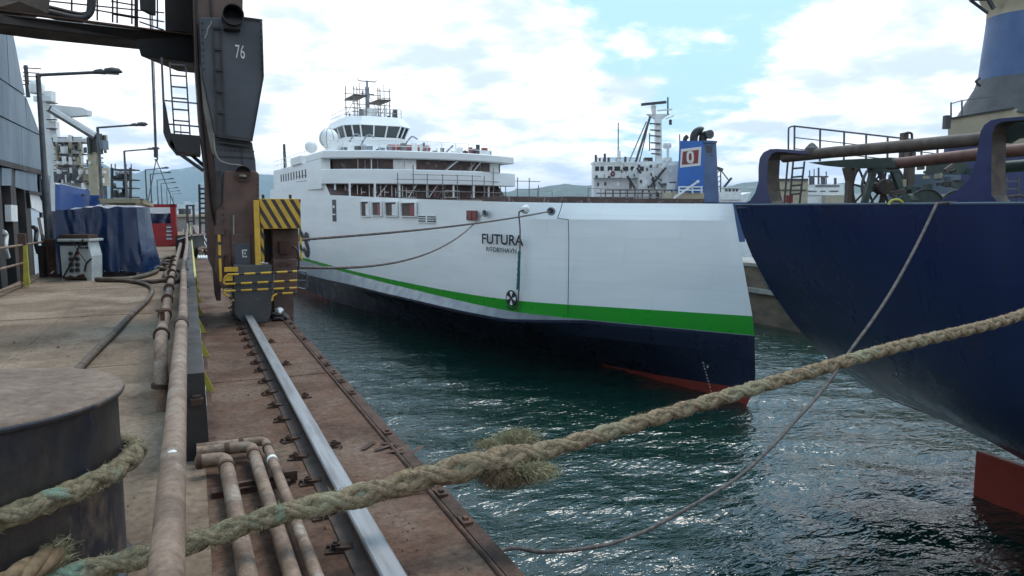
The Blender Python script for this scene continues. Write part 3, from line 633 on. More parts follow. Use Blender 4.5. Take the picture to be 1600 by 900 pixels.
    b('drive_column', 'crane_brown', lambda m: plate(m, [q(378, 450), q(525, 450), q(525, 668), q(505, 668), q(505, 862), q(385, 862)], 11.75, .8), bevel=.012)
    b('column_lug', 'rust', lambda m: rect(m, *q(415, 470), *q(440, 490), 11.72, .04)); b('column_lug', 'rust', lambda m: rect(m, *q(462, 470), *q(488, 490), 11.72, .04))
    b('motor_housing', 'crane_brown', lambda m: rect(m, *q(370, 262), *q(540, 452), 11.95, .5), bevel=.02)
    b('motor_void_shade', 'black', lambda m: rect(m, *q(318, 255), *q(380, 470), 12.3, .1))  # black sheet stands in for the shaded void beside the motor
    b('terminal_box', 'rust', lambda m: rect(m, *q(415, 345), *q(492, 420), 11.8, .16), bevel=.015)
    b('terminal_cable', 'crane_dark', lambda m: m.tube(smoothpath([gy(*q(492, 370), 11.85), gy(*q(520, 385), 11.8), gy(*q(532, 420), 11.8), gy(*q(534, 500), 11.8), gy(*q(525, 520), 11.8)], 5), .016, 6), smooth=60)
    def guard(m):
        rect(m, *q(295, 80), *q(550, 262), 11.5, .75)
    gd = b('guard_hood', 'yellow', guard, bevel=.006)
    def stripes(m, u0, v0, u1, v1, y, w, gap, slope, ph):
        h = v1 - v0; x = u0 - abs(slope) * h + ph - 60
        while x < u1 + 60:
            p = clip([(x, v0), (x + w, v0), (x + w + slope * h, v1), (x + slope * h, v1)], u0, v0, u1, v1)
            if len(p) > 2: m.prism([gy(u, v, y) for u, v in p], (0, .003, 0))
            x += w + gap
    u0, v0 = q(297, 84); u1, v1 = q(547, 260)
    hz = MB(); stripes(hz, u0, v0, u1, v1, 11.496, 6.6, 7.8, .60, 3)
    o = hz.build('guard_stripe', 'hazard_black', gd); tag(o, kind='stuff')
    b('guard_pin', 'crane_dark', lambda m: rect(m, *q(310, 55), *q(326, 82), 11.55, .06)); b('guard_pin', 'crane_dark', lambda m: rect(m, *q(477, 55), *q(492, 82), 11.55, .06))
    for (a0, b0, a1, b1) in ((300, 262, 326, 465), (540, 262, 558, 460)):
        w = b('guard_strip', 'yellow', lambda m: rect(m, *q(a0, b0), *q(a1, b1), 11.52, .05))
        h2 = MB(); stripes(h2, *q(a0, b0), *q(a1, b1), 11.517, 6, 8, .62, 2); tag(h2.build('strip_stripe', 'hazard_black', w), kind='stuff')
    b('yellow_post', 'yellow', lambda m: plate(m, [q(258, 90), q(292, 90), q(308, 540), q(273, 540)], 11.44, .05), bevel=.006)
    lp = b('guard_post', 'yellow', lambda m: rect(m, 340, 367, 347.5, 440, 11.42, .07), bevel=.006)
    for v in (378, 399): lp2 = MB(); rect(lp2, 339.8, v, 347.7, v + 4.5, 11.417, .075); lp2.build('black_band', 'hazard_black', lp)
    b('step_plate', 'yellow', lambda m: rect(m, *q(80, 500), *q(165, 525), 11.36, .05)); b('step_plate', 'yellow', lambda m: rect(m, *q(80, 553), *q(132, 582), 11.36, .05))
    def striped(name, pts, r_=.016):
        P = resample([Vector(p) for p in pts], .075); P.append(Vector(pts[-1])); m = MB()
        for i in range(len(P) - 1):
            m.tube([P[i], P[i + 1]], r_, 8, 1 if i % 3 == 2 else 0)
        m.build(name, ['yellow', 'hazard_black'], t, smooth=60)
    for k, (va, vb) in enumerate(((545, 524), (603, 580), (645, 625))):
        striped('guard_bar', [gy(*q(80 if k else 100, va), 11.25), gy(*q(525, vb), 11.25)])
    striped('guard_bar', smoothpath([gy(*q(372, 705), 11.25), gy(*q(376, 680), 11.25), gy(*q(395, 662), 11.25), gy(*q(525, 655), 11.25)], 4))
    striped('guard_bar', smoothpath([gy(*q(100, 545), 11.25), gy(*q(82, 560), 11.25), gy(*q(78, 610), 11.25), gy(*q(80, 655), 11.25), gy(*q(100, 678), 11.25), gy(*q(128, 682), 11.25), gy(*q(132, 705), 11.25)], 4))
    b('bar_post', 'buffer_grey', lambda m: m.bar(gy(*q(382, 535), 11.26), gy(*q(378, 660), 11.26), .03))
    b('end_loop', 'crane_grey', lambda m: m.tube(smoothpath([gy(*q(525, 526), 11.25), gy(*q(570, 526), 11.25), gy(*q(585, 545), 11.25), gy(*q(585, 610), 11.25), gy(*q(575, 632), 11.25), gy(*q(530, 625), 11.25)], 5), .016, 6), smooth=60)
    b('end_loop', 'crane_grey', lambda m: m.tube([gy(*q(525, 580), 11.25), gy(*q(585, 583), 11.25)], .014, 6), smooth=60)
    bm_ = MB(); bm_.cyl((0, 0, 0), (0, -.016, 0), .013, 6); bme = bm_.mesh('bolt', 'crane_dark', Vector((0, 0, 0)))
    def bolts(p0, p1, n, y):
        for k in range(n):
            c = gy(p0[0] + (p1[0] - p0[0]) * k / (n - 1), p0[1] + (p1[1] - p0[1]) * k / (n - 1), y); o = bpy.data.objects.new('bolt', bme); COL.objects.link(o); o.parent = t; o.location = c - origin(t)
    bolts((338, 217), (391, 224.5), 10, 11.69); bolts((338, 233), (396, 237), 9, 11.79); bolts((349, 275), (349, 345), 8, 11.71); bolts((402, 280), (402, 305), 4, 11.71); bolts((407, 38), (409, 118), 9, 11.69); bolts((316, 36), (318, 108), 8, 11.69)
    bolts((368, 446), (420, 446), 6, 11.39); bolts((430, 455), (460, 455), 4, 11.74); bolts((430, 505), (457, 505), 4, 11.74)
    for pts in ([(329, -10), (331, 60), (329, 140), (333, 230), (342, 300), (344, 340)], [(306, 0), (308, 80), (314, 170), (322, 250), (331, 330), (338, 352)]):
        part(t, 'conduit', 'crane_dark', lambda m: m.tube(smoothpath([gy(u, v, 12.05) for u, v in pts], 5), .02, 6), smooth=60)
    # high walkway beam running off to the left
    def P3(u, v, k=0): f = lerp([(-120, 8.6), (0, 9.4), (310, 11.9)], u); return pt(u, v, f + k)
    w = thing('crane_walkway', 'dark overhead walkway beam with railings and pipes crossing the top left corner', 'walkway', P3(213, 64))
    pw = lambda n, mt, fn, **k: part(w, n, mt, fn, **k)
    def beam(m, pts, k=.5): m.prism([P3(u, v) for u, v in pts], FWD * k)
    pw('main_beam', 'crane_dark', lambda m: beam(m, [(-120, 2), (0, 21), (213, 45), (300, 56), (300, 78), (213, 63), (0, 39), (-120, 22)], .8), bevel=.01)
    pw('top_flange', 'rust', lambda m: m.bar(P3(-120, 1), P3(300, 55), .12, .02))
    pw('deck_box', 'black', lambda m: beam(m, [(213, 46), (302, 54), (303, 98), (220, 88), (217, 77), (213, 74)], 1.2), bevel=.01)
    pw('machinery_box', 'crane_dark', lambda m: beam(m, [(256, -30), (301, -30), (301, 53), (290, 50), (258, 48)], .9), bevel=.01)
    pw('cross_girder', 'old_brown', lambda m: beam(m, [(-120, -40), (34, -40), (30, 2), (0, 11), (-120, -4)], .6), bevel=.01)
    for dv, r_ in ((0, .045), (7, .03), (-8, .025)):
        pw('bent_pipe', 'crane_dark', lambda m: m.tube(smoothpath([P3(30, 9 + dv, .3), P3(70, 17 + dv, .3), P3(115, 27 + dv * .9, .3), P3(132, 26 + dv * .6, .3), P3(142 + dv * .5, 14, .3), P3(143 + dv * .5, -30, .3)], 5), r_, 8), smooth=60)
    for (u, va, vb) in ((152, 32, -20), (176, 35, -20), (183, 36, -20), (206, 38, -20), (246, 43, -20), (112, 25, -20), (65, 15, -20), (213, 42, -20)):
        pw('rail_post', 'crane_dark', lambda m: m.bar(P3(u, va, .6), P3(u, vb, .6), .04 if u == 213 else .018))
    for (a, va, c, vb) in ((140, 14, 256, 34), (40, -2, 256, 20), (218, 34, 256, 47), (174, 2, 210, 8), (175, 22, 210, 28)):
        pw('guard_rail', 'crane_dark', lambda m: m.bar(P3(a, va, .6), P3(c, vb, .6), .018))
    pw('motor', 'crane_dark', lambda m: beam(m, [(216, -20), (229, -20), (229, 18), (218, 16)], .3), bevel=.02)
    # boarding platform hung from the leg
    p = thing('boarding_platform', 'small dark platform with a blue ladder hung on the crane leg', 'platform', gy(290, 237, 12.1))
    pp = lambda n, mt, fn, **k: part(p, n, mt, fn, **k)
    pp('side_panel', 'black', lambda m: plate(m, [(254, 154), (258, 160), (263, 190), (268, 212), (275, 237), (262, 222), (255, 207)], 12.1, .9))
    pp('floor_tray', 'black', lambda m: plate(m, [(266, 208), (312, 212), (314, 240), (274, 237), (266, 226)], 12.1, .9))
    pp('hanger', 'lamp_metal', lambda m: m.bar(gy(252.5, 90, 12.1), gy(255.5, 160, 12.1), .03))
    for (a, b_) in (((265, 97), (272.5, 210)), ((290, 100), (297, 212))): pp('ladder_stile', 'lamp_metal', lambda m: m.bar(gy(*a, 12.3), gy(*b_, 12.3), .022))
    for k in range(7): f = (k * 17.6 + 3); pp('ladder_rung', 'lamp_metal', lambda m: m.bar(gy(265 + f * .066, 97 + f, 12.3), gy(290 + f * .063, 99 + f, 12.3), .022))
    pp('guard_rail', 'lamp_metal', lambda m: m.bar(gy(256, 157, 12.2), gy(312, 162, 12.2), .02)); pp('guard_rail', 'lamp_metal', lambda m: m.bar(gy(264, 194, 12.2), gy(312, 198, 12.2), .022)); pp('rail_post', 'lamp_metal', lambda m: m.bar(gy(282, 194, 12.2), gy(283, 210, 12.2), .014))
    pp('strut', 'crane_dark', lambda m: m.bar(gy(276, 237, 12.15), gy(318, 267, 12.15), .05)); pp('strut', 'crane_dark', lambda m: m.bar(gy(293, 237, 12.8), gy(322, 262, 12.8), .05))
build_crane()

# ================================================================== WHITE FERRY
FB = Vector((25.9, 28.5, 0)); FTH = R(3.5)
FA = Vector((-math.sin(FTH), math.cos(FTH), 0)); FS = Vector((-math.cos(FTH), -math.sin(FTH), 0))
def fer(a, s, z): return FB + FA * a + FS * s + Vector((0, 0, WATER + z))
FULL = [(0, 0), (9, 5.60), (10, 6.15), (11.2, 6.75), (12.6, 7.3), (16, 7.9), (20.8, 8.3), (32.6, 9.15), (48, 9.85), (62, 10.15), (75, 10.55), (80, 10.6), (85, 9.7), (90, 8.8), (95, 7.9), (100, 7.0), (105, 5.2)]
WLN = [(0, .0), (5, .5), (11.5, 1.0), (20, 2.5), (32, 5.2), (45, 8.0), (63, 10.05), (78, 10.3), (85, 9.2), (90, 8), (95, 6.5), (105, 3)]
def stem(z): return lerp([(-1.5, 2.2), (-.6, .9), (0, .42), (.6, .12), (1.2, 0), (3.66, .2), (4.57, .38), (9.35, 1.78), (10.2, 2.0), (14, 3)], z)
def sheer(a): return lerp([(0, 10.22), (9, 10.3), (20, 10.55), (48, 11.3), (50, 12.6), (58, 12.55), (105, 12.5)], a)
def gbot(a): return lerp([(0, 3.62), (12, 3.72), (32, 3.78), (62, 3.9), (105, 4.0)], a)
def gtop(a): return gbot(a) + lerp([(0, .95), (12, .70), (22, .48), (40, .32), (105, .30)], a)
def redz(a): return lerp([(0, .85), (11, 0.02), (20, -.4), (40, -.3), (60, .2), (105, .5)], a)
def sec(a):
    full, wl = lerp(FULL, a), lerp(WLN, a); ch = lerp([(0, .5), (8.8, .55), (10.5, .25), (14, 0)], a) * min(1, full / .6); sh = lerp([(0, 0), (9, 0), (12, .12), (20, .38), (70, .40)], a)
    rz = redz(a); ld = gbot(a) - .04 - lerp([(0, 0), (8, .0), (13, .45), (25, .6), (40, .85), (63, 1.5), (105, 1.7)], a); hz = lambda z: wl + (full - wl) * max(0, min(1, (z + .3) / 3.3)) ** 1.5
    return [(-1.5, wl * .75), (min(rz, 0) - .3, hz(min(rz, 0))), (rz, hz(rz)), (min(1.7, ld - .7), hz(min(1.7, ld - .7))), (min(2.6, ld - .35), hz(min(2.6, ld - .35))), (ld - .17, full + sh), (ld, full + sh), (gbot(a), full), (gtop(a), full), (9.35, full - .0), (sheer(a), full - ch)]
MIROW = [4, 4, 2, 2, 2, 2, 3, 1, 0, 0]       # materials between the levels
def hull_at(u, v):
    """the ferry's starboard side where it is seen at this pixel: (a, z, point, tangent towards the bow, outward normal)"""
    r, fw = ray(u, v); best = None
    a = 2.2
    while a < 92:
        p = fer(a, lerp(FULL, a), 0); q = fer(a + .02, lerp(FULL, a + .02), 0)
        c0 = p.x * r.y - p.y * r.x; c1 = q.x * r.y - q.y * r.x
        if c0 * c1 <= 0:
            k = p.dot(Vector((r.x, r.y, 0))) / (r.x ** 2 + r.y ** 2); best = a; break
        a += .02
    P = EYE + r * k; d = fer(best + .6, lerp(FULL, best + .6), 0) - fer(best - .6, lerp(FULL, best - .6), 0); d.z = 0; T = -d.normalized(); Nn = Vector((-T.y, T.x, 0))
    if Nn.dot(P - EYE) > 0: Nn = -Nn
    return best, P.z - WATER, P, T, Nn
def hbox(m, u0, v0, u1, v1, out, inn=.02, mi=0):
    _, _, A, _, N0 = hull_at(u0, (v0 + v1) / 2); _, _, B, _, N1 = hull_at(u1, (v0 + v1) / 2); zt = hull_at((u0 + u1) / 2, v0)[2].z; zb = hull_at((u0 + u1) / 2, v1)[2].z
    for P in (A, B): P.z = zb
    h = UP * (zt - zb); m.hexa([A - N0 * inn, B - N1 * inn, B + N1 * out, A + N0 * out, A - N0 * inn + h, B - N1 * inn + h, B + N1 * out + h, A + N0 * out + h], mi)
def hpath(pts, off): return [hull_at(u, v)[2] + hull_at(u, v)[4] * off for u, v in pts]
def build_ferry():
    t = thing('ferry', 'white ferry with a green stripe, navy lower hull and bridge, its bow closest to us', 'ferry', (FB.x, FB.y, WATER))
    st = sorted(set([0, .3, .8, 1.5, 2.2, 3, 4, 5, 6, 7, 8, 9, 10, 11, 12, 12.6, 13.5, 15, 17, 19, 21, 24, 28, 32, 36, 40, 44, 47.9, 48, 49.9, 50, 54, 57.9, 58, 62, 66, 70, 74, 78, 80, 82, 85, 88, 91, 95, 100, 105]))
    for side, nm in ((1, 'starboard'), (-1, 'port')):
        rows = []
        for a in st:
            k = max(0, 1 - a / 40); rows.append([fer(a + stem(z) * k, side * s, z) for z, s in sec(a)])
        m = MB(); m.grid(rows, mirow=MIROW); m.build('hull_side', ['fer_white', 'fer_green', 'fer_navy', 'fer_ledge', 'fer_red'], t, smooth=13)
    m = MB(); rows = [[fer(a + stem(10.2) * max(0, 1 - a / 40), s * (sec(a)[-1][1] - .05), sheer(a) - (.35 if a < 48 else .1)) for s in (-1, 1)] for a in st]; m.grid(rows); m.build('deck', 'fer_inner', t)
    e = sec(105); m = MB(); m.face([fer(105, s, z) for z, s in e] + [fer(105, -s, z) for z, s in reversed(e)]); m.build('stern_plate', 'fer_navy', t)
    # bow door seam, plates and fittings on the visible side
    seam = [(879, 316), (876, 328), (871, 341), (888, 343), (889, 380), (888.5, 420), (888, 460), (887.5, 492)]
    for i in range(len(seam) - 1): part(t, 'door_seam', 'rope_dark', lambda m: m.tube(hpath([seam[i], seam[i + 1]], .01), .022, 5))
    def weld(v0, v1, u0, u1):
        us = [u0 + (u1 - u0) * i / 10 for i in range(11)]; part(t, 'weld_seam', 'fer_white', lambda m: m.tube(hpath([(u, v0 + (v1 - v0) * i / 10) for i, u in enumerate(us)], .004), .014, 4))
    for z in ():
        def strake(m):
            P = []
            for k in range(24):
                a = 2.2 + k * 2.4; P.append(fer(a + stem(z) * max(0, 1 - a / 40), lerp(FULL, a) + .002, z))
            m.tube(P, .012, 4)
        part(t, 'weld_seam', 'fer_white', strake)
    for (a0, b0, a1, b1) in ((565, 315, 578, 338), (582.5, 316, 597, 337), (603, 316, 621.5, 337.5), (628, 317, 651, 338)):
        w = part(t, 'window', 'fer_white', lambda m: [hbox(m, *k, .16, .0) for k in ((a0 - 1, b0 - 1.2, a0 + .6, b1 + 1), (a1 - .4, b0 - 1.2, a1 + 1, b1 + 1), (a0 + .6, b0 - 1.2, a1 - .4, b0 + .3), (a0 + .6, b1 - .3, a1 - .4, b1 + 1))])
        m = MB(); hbox(m, a0 + .6, b0 + .3, a1 - .4, b1 - .3, .015, 0); m.build('opening', 'fer_inner', w)
        m = MB(); hbox(m, a0 + (a1 - a0) * .55, b0 + 3, a1 - 1, b1 - 1, .05, 0); m.build('shutter', 'far_white' if a0 in (565, 603) else 'emblem_red', w)
    w = part(t, 'side_door', 'navy_ink', lambda m: hbox(m, 519.5, 312, 525.5, 346, .02, 0)); m = MB(); hbox(m, 520.5, 321, 523, 325, .04, 0); hbox(m, 520, 334, 524.5, 336, .04, 0); m.build('door_window', 'far_white', w)
    lv = part(t, 'louvre', 'navy_ink', lambda m: hbox(m, 654, 337, 679.5, 347.5, .02, 0))
    for v in (336.4, 339.8, 343.2, 346.8): m = MB(); hbox(m, 653.5, v, 680, v + 1.3, .06, 0); m.build('slat', 'fer_white', lv)
    m = MB(); hbox(m, 666, 337, 668, 347.5, .055, 0); m.build('slat', 'fer_white', lv)
    h = part(t, 'hatch', 'fer_inner', lambda m: hbox(m, 729, 329, 746.5, 344, .02, 0)); m = MB(); hbox(m, 731, 330, 737, 343, .05, 0); hbox(m, 739.5, 330, 745, 343, .05, 0); m.build('hatch_leaf', 'emblem_red', h)
    def ring(m, u, v, r_, r2):
        _, _, P, T, Nn = hull_at(u, v); pts = [P + Nn * .06 + T * math.cos(g) * r_ * 1.25 + UP * math.sin(g) * r_ for g in [i * math.pi / 8 for i in range(17)]]; m.tube(pts, r2, 8)
    for (u, v) in ((759, 333), (862, 330)):
        f = part(t, 'fairlead', 'fer_ledge', lambda m: ring(m, u, v, .19, .06), smooth=60); _, _, P, T, Nn = hull_at(u, v)
        m = MB(); m.prism([P + Nn * .03 + T * math.cos(g) * .2 + UP * math.sin(g) * .17 for g in [i * math.pi / 8 for i in range(16)]], Nn * .02); m.build('fairlead_mouth', 'black', f)
    _, _, P, T, Nn = hull_at(823, 327)
    def blobm(m):
        bm = bmesh.new(); bmesh.ops.create_icosphere(bm, subdivisions=3, radius=.30)
        for v in bm.verts: v.co *= 1 + .25 * mnoise.noise(v.co * 6)
        m.v = [P + Nn * .12 + T * v.co.x + Nn * v.co.y * .6 + UP * v.co.z * .85 for v in bm.verts]; m.f = [tuple(v.index for v in f.verts) for f in bm.faces]; m.m = [0] * len(m.f); bm.free()
    part(t, 'padding_bundle', 'far_white', blobm, smooth=80)
    # lettering and symbols
    _, _, P0, _, _ = hull_at(755, 380.5); _, _, P1, _, _ = hull_at(820, 382.5); L = P1 - P0; L.z = 0
    _, _, Pm, T, Nn = hull_at(787, 380); off = Nn * .10
    lettering('FUTURA', P0 + off, L, UP, .64, 'navy_ink', t, width=L.length, bold=.025, depth=0)
    _, _, Q0, _, _ = hull_at(762, 392.5); _, _, Q1, _, _ = hull_at(809, 394.5); L2 = Q1 - Q0; L2.z = 0
    lettering('RØDBYHAVN', Q0 + off, L2, UP, .30, 'navy_ink', t, width=L2.length, bold=.02, depth=0)
    _, _, E0, _, _ = hull_at(468.5, 399); _, _, E1, _, _ = hull_at(484.5, 398); L3 = E1 - E0; L3.z = 0
    lettering('es', E0 + Vector((-.12, 0, 0)), L3, UP, 2.9, 'navy_ink', t, width=L3.length, bold=.03, depth=0)
    _, _, P, T, Nn = hull_at(799.5, 466); c = P + Nn * .03; rr = .50
    d = part(t, 'thruster_mark', 'navy_ink', lambda m: m.prism([c + T * math.cos(g) * rr + UP * math.sin(g) * rr for g in [i * math.pi / 24 for i in range(48)]], Nn * .01))
    for k in range(4):
        g = math.pi / 2 * k + math.pi / 2; m = MB(); pts = []
        for (rad, da) in ((.08, 0), (.40, -.36), (.43, 0), (.40, .36)): pts.append(c + Nn * .012 + T * math.cos(g + da) * rad + UP * math.sin(g + da) * rad)
        m.prism(pts, Nn * .006); m.build('mark_blade', 'fer_white', d)
    m = MB()
    for k in range(10):
        g0, g1 = -math.pi / 2 + (k - 5) * .14, -math.pi / 2 + (k - 4) * .14
        m.prism([c + T * math.cos(g) * q + UP * math.sin(g) * q for g, q in ((g0, .62), (g1, .62), (g1, .70), (g0, .70))], Nn * .01)
    m.build('mark_arc', 'navy_ink', t)
    # draft marks near the stem
    r = random.Random(6)
    for k in range(10):
        v = 572 + k * 5.2; u = 1097.5 + k * 1.35
        rr_, fw = ray(u, v); a = 2.2 + k * .04; 
        zz = pt(u, v, 37.6).z - WATER
        def mk(m):
            best = None
            for i in range(0, 700):
                a_ = i * .01; hz = lerp([(z, s) for z, s in sec(a_)], zz); p = fer(a_ + stem(zz) * max(0, 1 - a_ / 40), hz, zz); c0 = p.x * rr_.y - p.y * rr_.x
                if best is None or abs(c0) < best[0]: best = (abs(c0), p, a_)
            p = best[1]; d_ = Vector((.85, -.52, 0)); n_ = Vector((-.52, -.85, 0)); m.obox(p + n_ * .02 - UP * .04, d_ * (.06 if k % 2 else .12), n_ * .03, UP * (.05 if k % 2 else .09))
        part(t, 'draft_mark', 'white_mark', mk)
        if k in (1,):
            for j, (dx, w_, h_) in enumerate(((.30, .06, .24), (.44, .09, .12), (.57, .09, .10))):
                def mk2(m):
                    p = pt(1103, 578, 37.2); best = None
                    for i in range(0, 700):
                        a_ = i * .01; z_ = p.z - WATER; hz = lerp([(z, s) for z, s in sec(a_)], z_); q_ = fer(a_ + stem(z_) * max(0, 1 - a_ / 40), hz, z_); c0 = q_.x * p.y - q_.y * p.x
                        if best is None or abs(c0) < best[0]: best = (abs(c0), q_)
                    d_ = Vector((.85, -.52, 0)); n_ = Vector((-.52, -.85, 0)); m.obox(best[1] + n_ * .02 + d_ * (dx - .25) - UP * .15, d_ * w_, n_ * .03, UP * h_)
                part(t, 'draft_mark', 'white_mark', mk2)
    # ---- superstructure
    def slab(m, pl, z0, z1, mi=0): m.prism([fer(a, s, z0) for a, s in pl], (0, 0, z1 - z0), mi)
    def front(a0, s0, back, inset=0, rnd_=3.5):  # plan: curved front between the two corners
        pts = []
        for k in range(13):
            g = -1 + 2 * k / 12; s = -g * (s0 - inset) - (1.7 if g > .99 else 1.3 * max(0, g)); a = a0 + inset + rnd_ * (abs(g) ** 2.6); pts.append((a, s))
        return pts + [(back, -(s0 - inset) - 1.7), (back, s0 - inset)]
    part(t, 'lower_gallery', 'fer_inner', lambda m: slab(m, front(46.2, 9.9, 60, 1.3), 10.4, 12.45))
    part(t, 'lower_bulwark', 'fer_white', lambda m: slab(m, front(46, 10.2, 50.5), 12.45, 13.95), bevel=.08, smooth=35)
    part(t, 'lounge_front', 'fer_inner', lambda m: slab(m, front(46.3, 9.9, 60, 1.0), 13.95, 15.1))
    part(t, 'upper_bulwark', 'fer_white', lambda m: slab(m, front(46.2, 10.15, 58), 15.05, 15.85), bevel=.1, smooth=35)
    [part(t, 'side_casing', 'fer_white', lambda m: m.hexa([fer(50.4, s * 10.17, 12), fer(57.5, s * 10.17, 12), fer(57.5, s * 9.2, 12), fer(50.4, s * 9.2, 12), fer(50.4, s * 10.17, 15.04), fer(57.5, s * 10.17, 15.04), fer(57.5, s * 9.2, 15.04), fer(50.4, s * 9.2, 15.04)])) for s in (1, -1)]
    ah = part(t, 'aft_house', 'fer_white', lambda m: slab(m, [(57.6, 9.7), (82, 9.7), (82, -9.7), (57.6, -9.7)], 12.3, 15.2))
    for k in range(10): part(t, 'cabin_window', 'navy_ink', lambda m: m.obox(fer(60 + k * 1.75, 9.71, 13.5), FA * .55, FS * .03, UP * .95))
    for k, (a, s) in enumerate([(46.9, 0), (47.0, 3), (47.3, 5.5), (48.4, 7.8), (49.6, 9.0), (47.0, -3), (47.3, -5.5), (48.4, -7.8)]):
        part(t, 'gallery_pillar', 'fer_white', lambda m: m.obox(fer(a - .6, s, 11.1), FA * .15, FS * .18, UP * 1.4))
    for k, s in enumerate((-8.6, -7, 2.2, 3.4, 5.0, 6.2)):
        a = 47.15 + 3.5 * (abs(s) / 9.9) ** 2.6
        part(t, 'lounge_panel', 'far_white' if k in (0, 2, 3) else 'scaffold', lambda m: m.obox(fer(a + .03, s, 14.0), FA * .05 + FS * 0, -FS * (1.25 if k in (0, 2, 3) else .12), UP * 1.0))
    for k in range(7):
        s = 9.2 - k * 1.1; a = 46.9 + 3.5 * (abs(s) / 9.9) ** 2.6
        part(t, 'gallery_frame', 'far_white', lambda m: m.obox(fer(a, s, 11.2), FA * .06, -FS * .07, UP * 1.2).obox(fer(a - .1, s - .4, 11.6), FA * .06, -FS * .45, UP * .07).obox(fer(a, s - .42, 11.2), FA * .06, -FS * .06, UP * .9))
    # bridge
    oct_ = lambda a0, a1, s, c: [(a0, s - c), (a0, -(s - c)), (a0 + c, -s), (a1 - c, -s), (a1, -(s - c)), (a1, s - c), (a1 - c, s), (a0 + c, s)]
    def taper(m, p0, z0, p1, z1, mi=0):
        n = len(p0); base = len(m.v); m.v += [fer(a, s, z0) for a, s in p0] + [fer(a, s, z1) for a, s in p1]
        m.f += [tuple(base + i for i in range(n)), tuple(base + n + i for i in range(n))]; m.m += [mi, mi]
        for i in range(n): j = (i + 1) % n; m.f.append((base + i, base + j, base + n + j, base + n + i)); m.m.append(mi)
    part(t, 'bridge_base', 'fer_white', lambda m: taper(m, oct_(61, 75.5, 5.6, 2.0), 15.8, oct_(63.2, 74, 3.7, 1.5), 18.55))
    br = part(t, 'bridge_band', 'glass', lambda m: taper(m, oct_(63.2, 74, 3.65, 1.5), 18.55, oct_(62.4, 74.6, 4.2, 1.65), 20.1))
    p0, p1 = oct_(63.2, 74, 3.68, 1.5), oct_(62.4, 74.6, 4.23, 1.65)
    def mull(m, i, f, w=.16):
        j = (i + 1) % 8; A = fer(*[p0[i][k] + (p0[j][k] - p0[i][k]) * f for k in (0, 1)], 18.5); B = fer(*[p1[i][k] + (p1[j][k] - p1[i][k]) * f for k in (0, 1)], 20.15); m.bar(A, B, w, w)
    for i in (0, 1, 2, 6, 7):
        for f in ((0, .33, .66) if i == 0 else (0, .33, .66) if i in (2, 6) else (0, .5)): part(t, 'window_mullion', 'fer_white', lambda m: mull(m, i, f))
    part(t, 'bridge_sill', 'fer_white', lambda m: taper(m, oct_(63.0, 74.1, 3.85, 1.55), 18.35, oct_(62.95, 74.15, 3.9, 1.55), 18.7))
    part(t, 'bridge_roof', 'fer_white', lambda m: taper(m, oct_(62.1, 74.9, 4.45, 1.75), 20.05, oct_(62.9, 74.2, 3.7, 1.6), 21.2), bevel=.05)
    for k, s in enumerate((-2.9, -1.5, 0, 1.5, 2.9)): part(t, 'roof_rail_post', 'scaffold', lambda m: m.bar(fer(63.2, s, 21.2), fer(63.2, s, 22.2), .05))
    for z in (21.7, 22.2): part(t, 'roof_rail', 'scaffold', lambda m: m.tube([fer(63.2, -2.9, z), fer(63.2, 2.9, z), fer(64.5, 3.6, z), fer(73, 3.6, z)], .03, 4))
    mast = part(t, 'mast', 'fer_ledge', lambda m: m.tube([fer(68, 0, 21), fer(68, 0, 26.3)], [.25, .13], 8).bar(fer(68, 1.1, 26.2), fer(68, -1.1, 26.2), .12).bar(fer(68, 1.1, 26.2), fer(68, 1.25, 26.5), .08).bar(fer(68, -1.1, 26.2), fer(68, -1.25, 26.5), .08).bar(fer(68, .9, 24.6), fer(68, -.9, 24.6), .12).bar(fer(68, .6, 24.3), fer(68, .6, 25), .2))
    part(t, 'mast_house', 'fer_white', lambda m: m.obox(fer(66.8, .9, 21.1), FA * 2.4, -FS * 1.8, UP * 1.5), bevel=.05)
    def dome(m, c, r_):
        bm = bmesh.new(); bmesh.ops.create_uvsphere(bm, u_segments=20, v_segments=12, radius=r_); m.v = [c + v.co for v in bm.verts]; m.f = [tuple(v.index for v in f.verts) for f in bm.faces]; m.m = [0] * len(m.f); bm.free()
    cdish = fer(60, 7.0, 18.0)
    part(t, 'radome', 'far_white', lambda m: dome(m, cdish, 1.15), smooth=80); part(t, 'radome_seam', 'scaffold', lambda m: [m.tube([cdish + Vector((math.cos(g) * 1.16 * math.cos(b), math.sin(g) * 1.16 * math.cos(b), 1.16 * math.sin(b))) for b in [i * .26 - 1.57 for i in range(13)]], .03, 4) for g in (3.6, 4.3, 5.0, 5.7)])
    part(t, 'radome_stand', 'fer_white', lambda m: m.cyl(fer(60, 7.0, 15.2), fer(60, 7.0, 17.2), .45, 10).obox(fer(62, 9.9, 15.2), FA * 6, -FS * 2.2, UP * .9)); part(t, 'small_radome', 'far_white', lambda m: dome(m, fer(64, 8.2, 17.3), .75), smooth=80)
    part(t, 'rescue_boat', 'red_dull', lambda m: m.tube(smoothpath([fer(52, 2.6, 16.5), fer(51.6, 2.0, 16.5), fer(51.4, .5, 16.5), fer(51.4, -1.5, 16.5), fer(51.6, -2.3, 16.6)], 4), [.15] + [.42] * 14 + [.2, .1], 10), smooth=60)
    part(t, 'boat_cradle', 'fer_white', lambda m: [m.bar(fer(51.2, s, 15.8), fer(51.2, s, 16.3), .12) for s in (4, 1.5, -1.5)] + [m.bar(fer(50.7, 5, 16.9), fer(50.7, -3, 16.9), .06)])
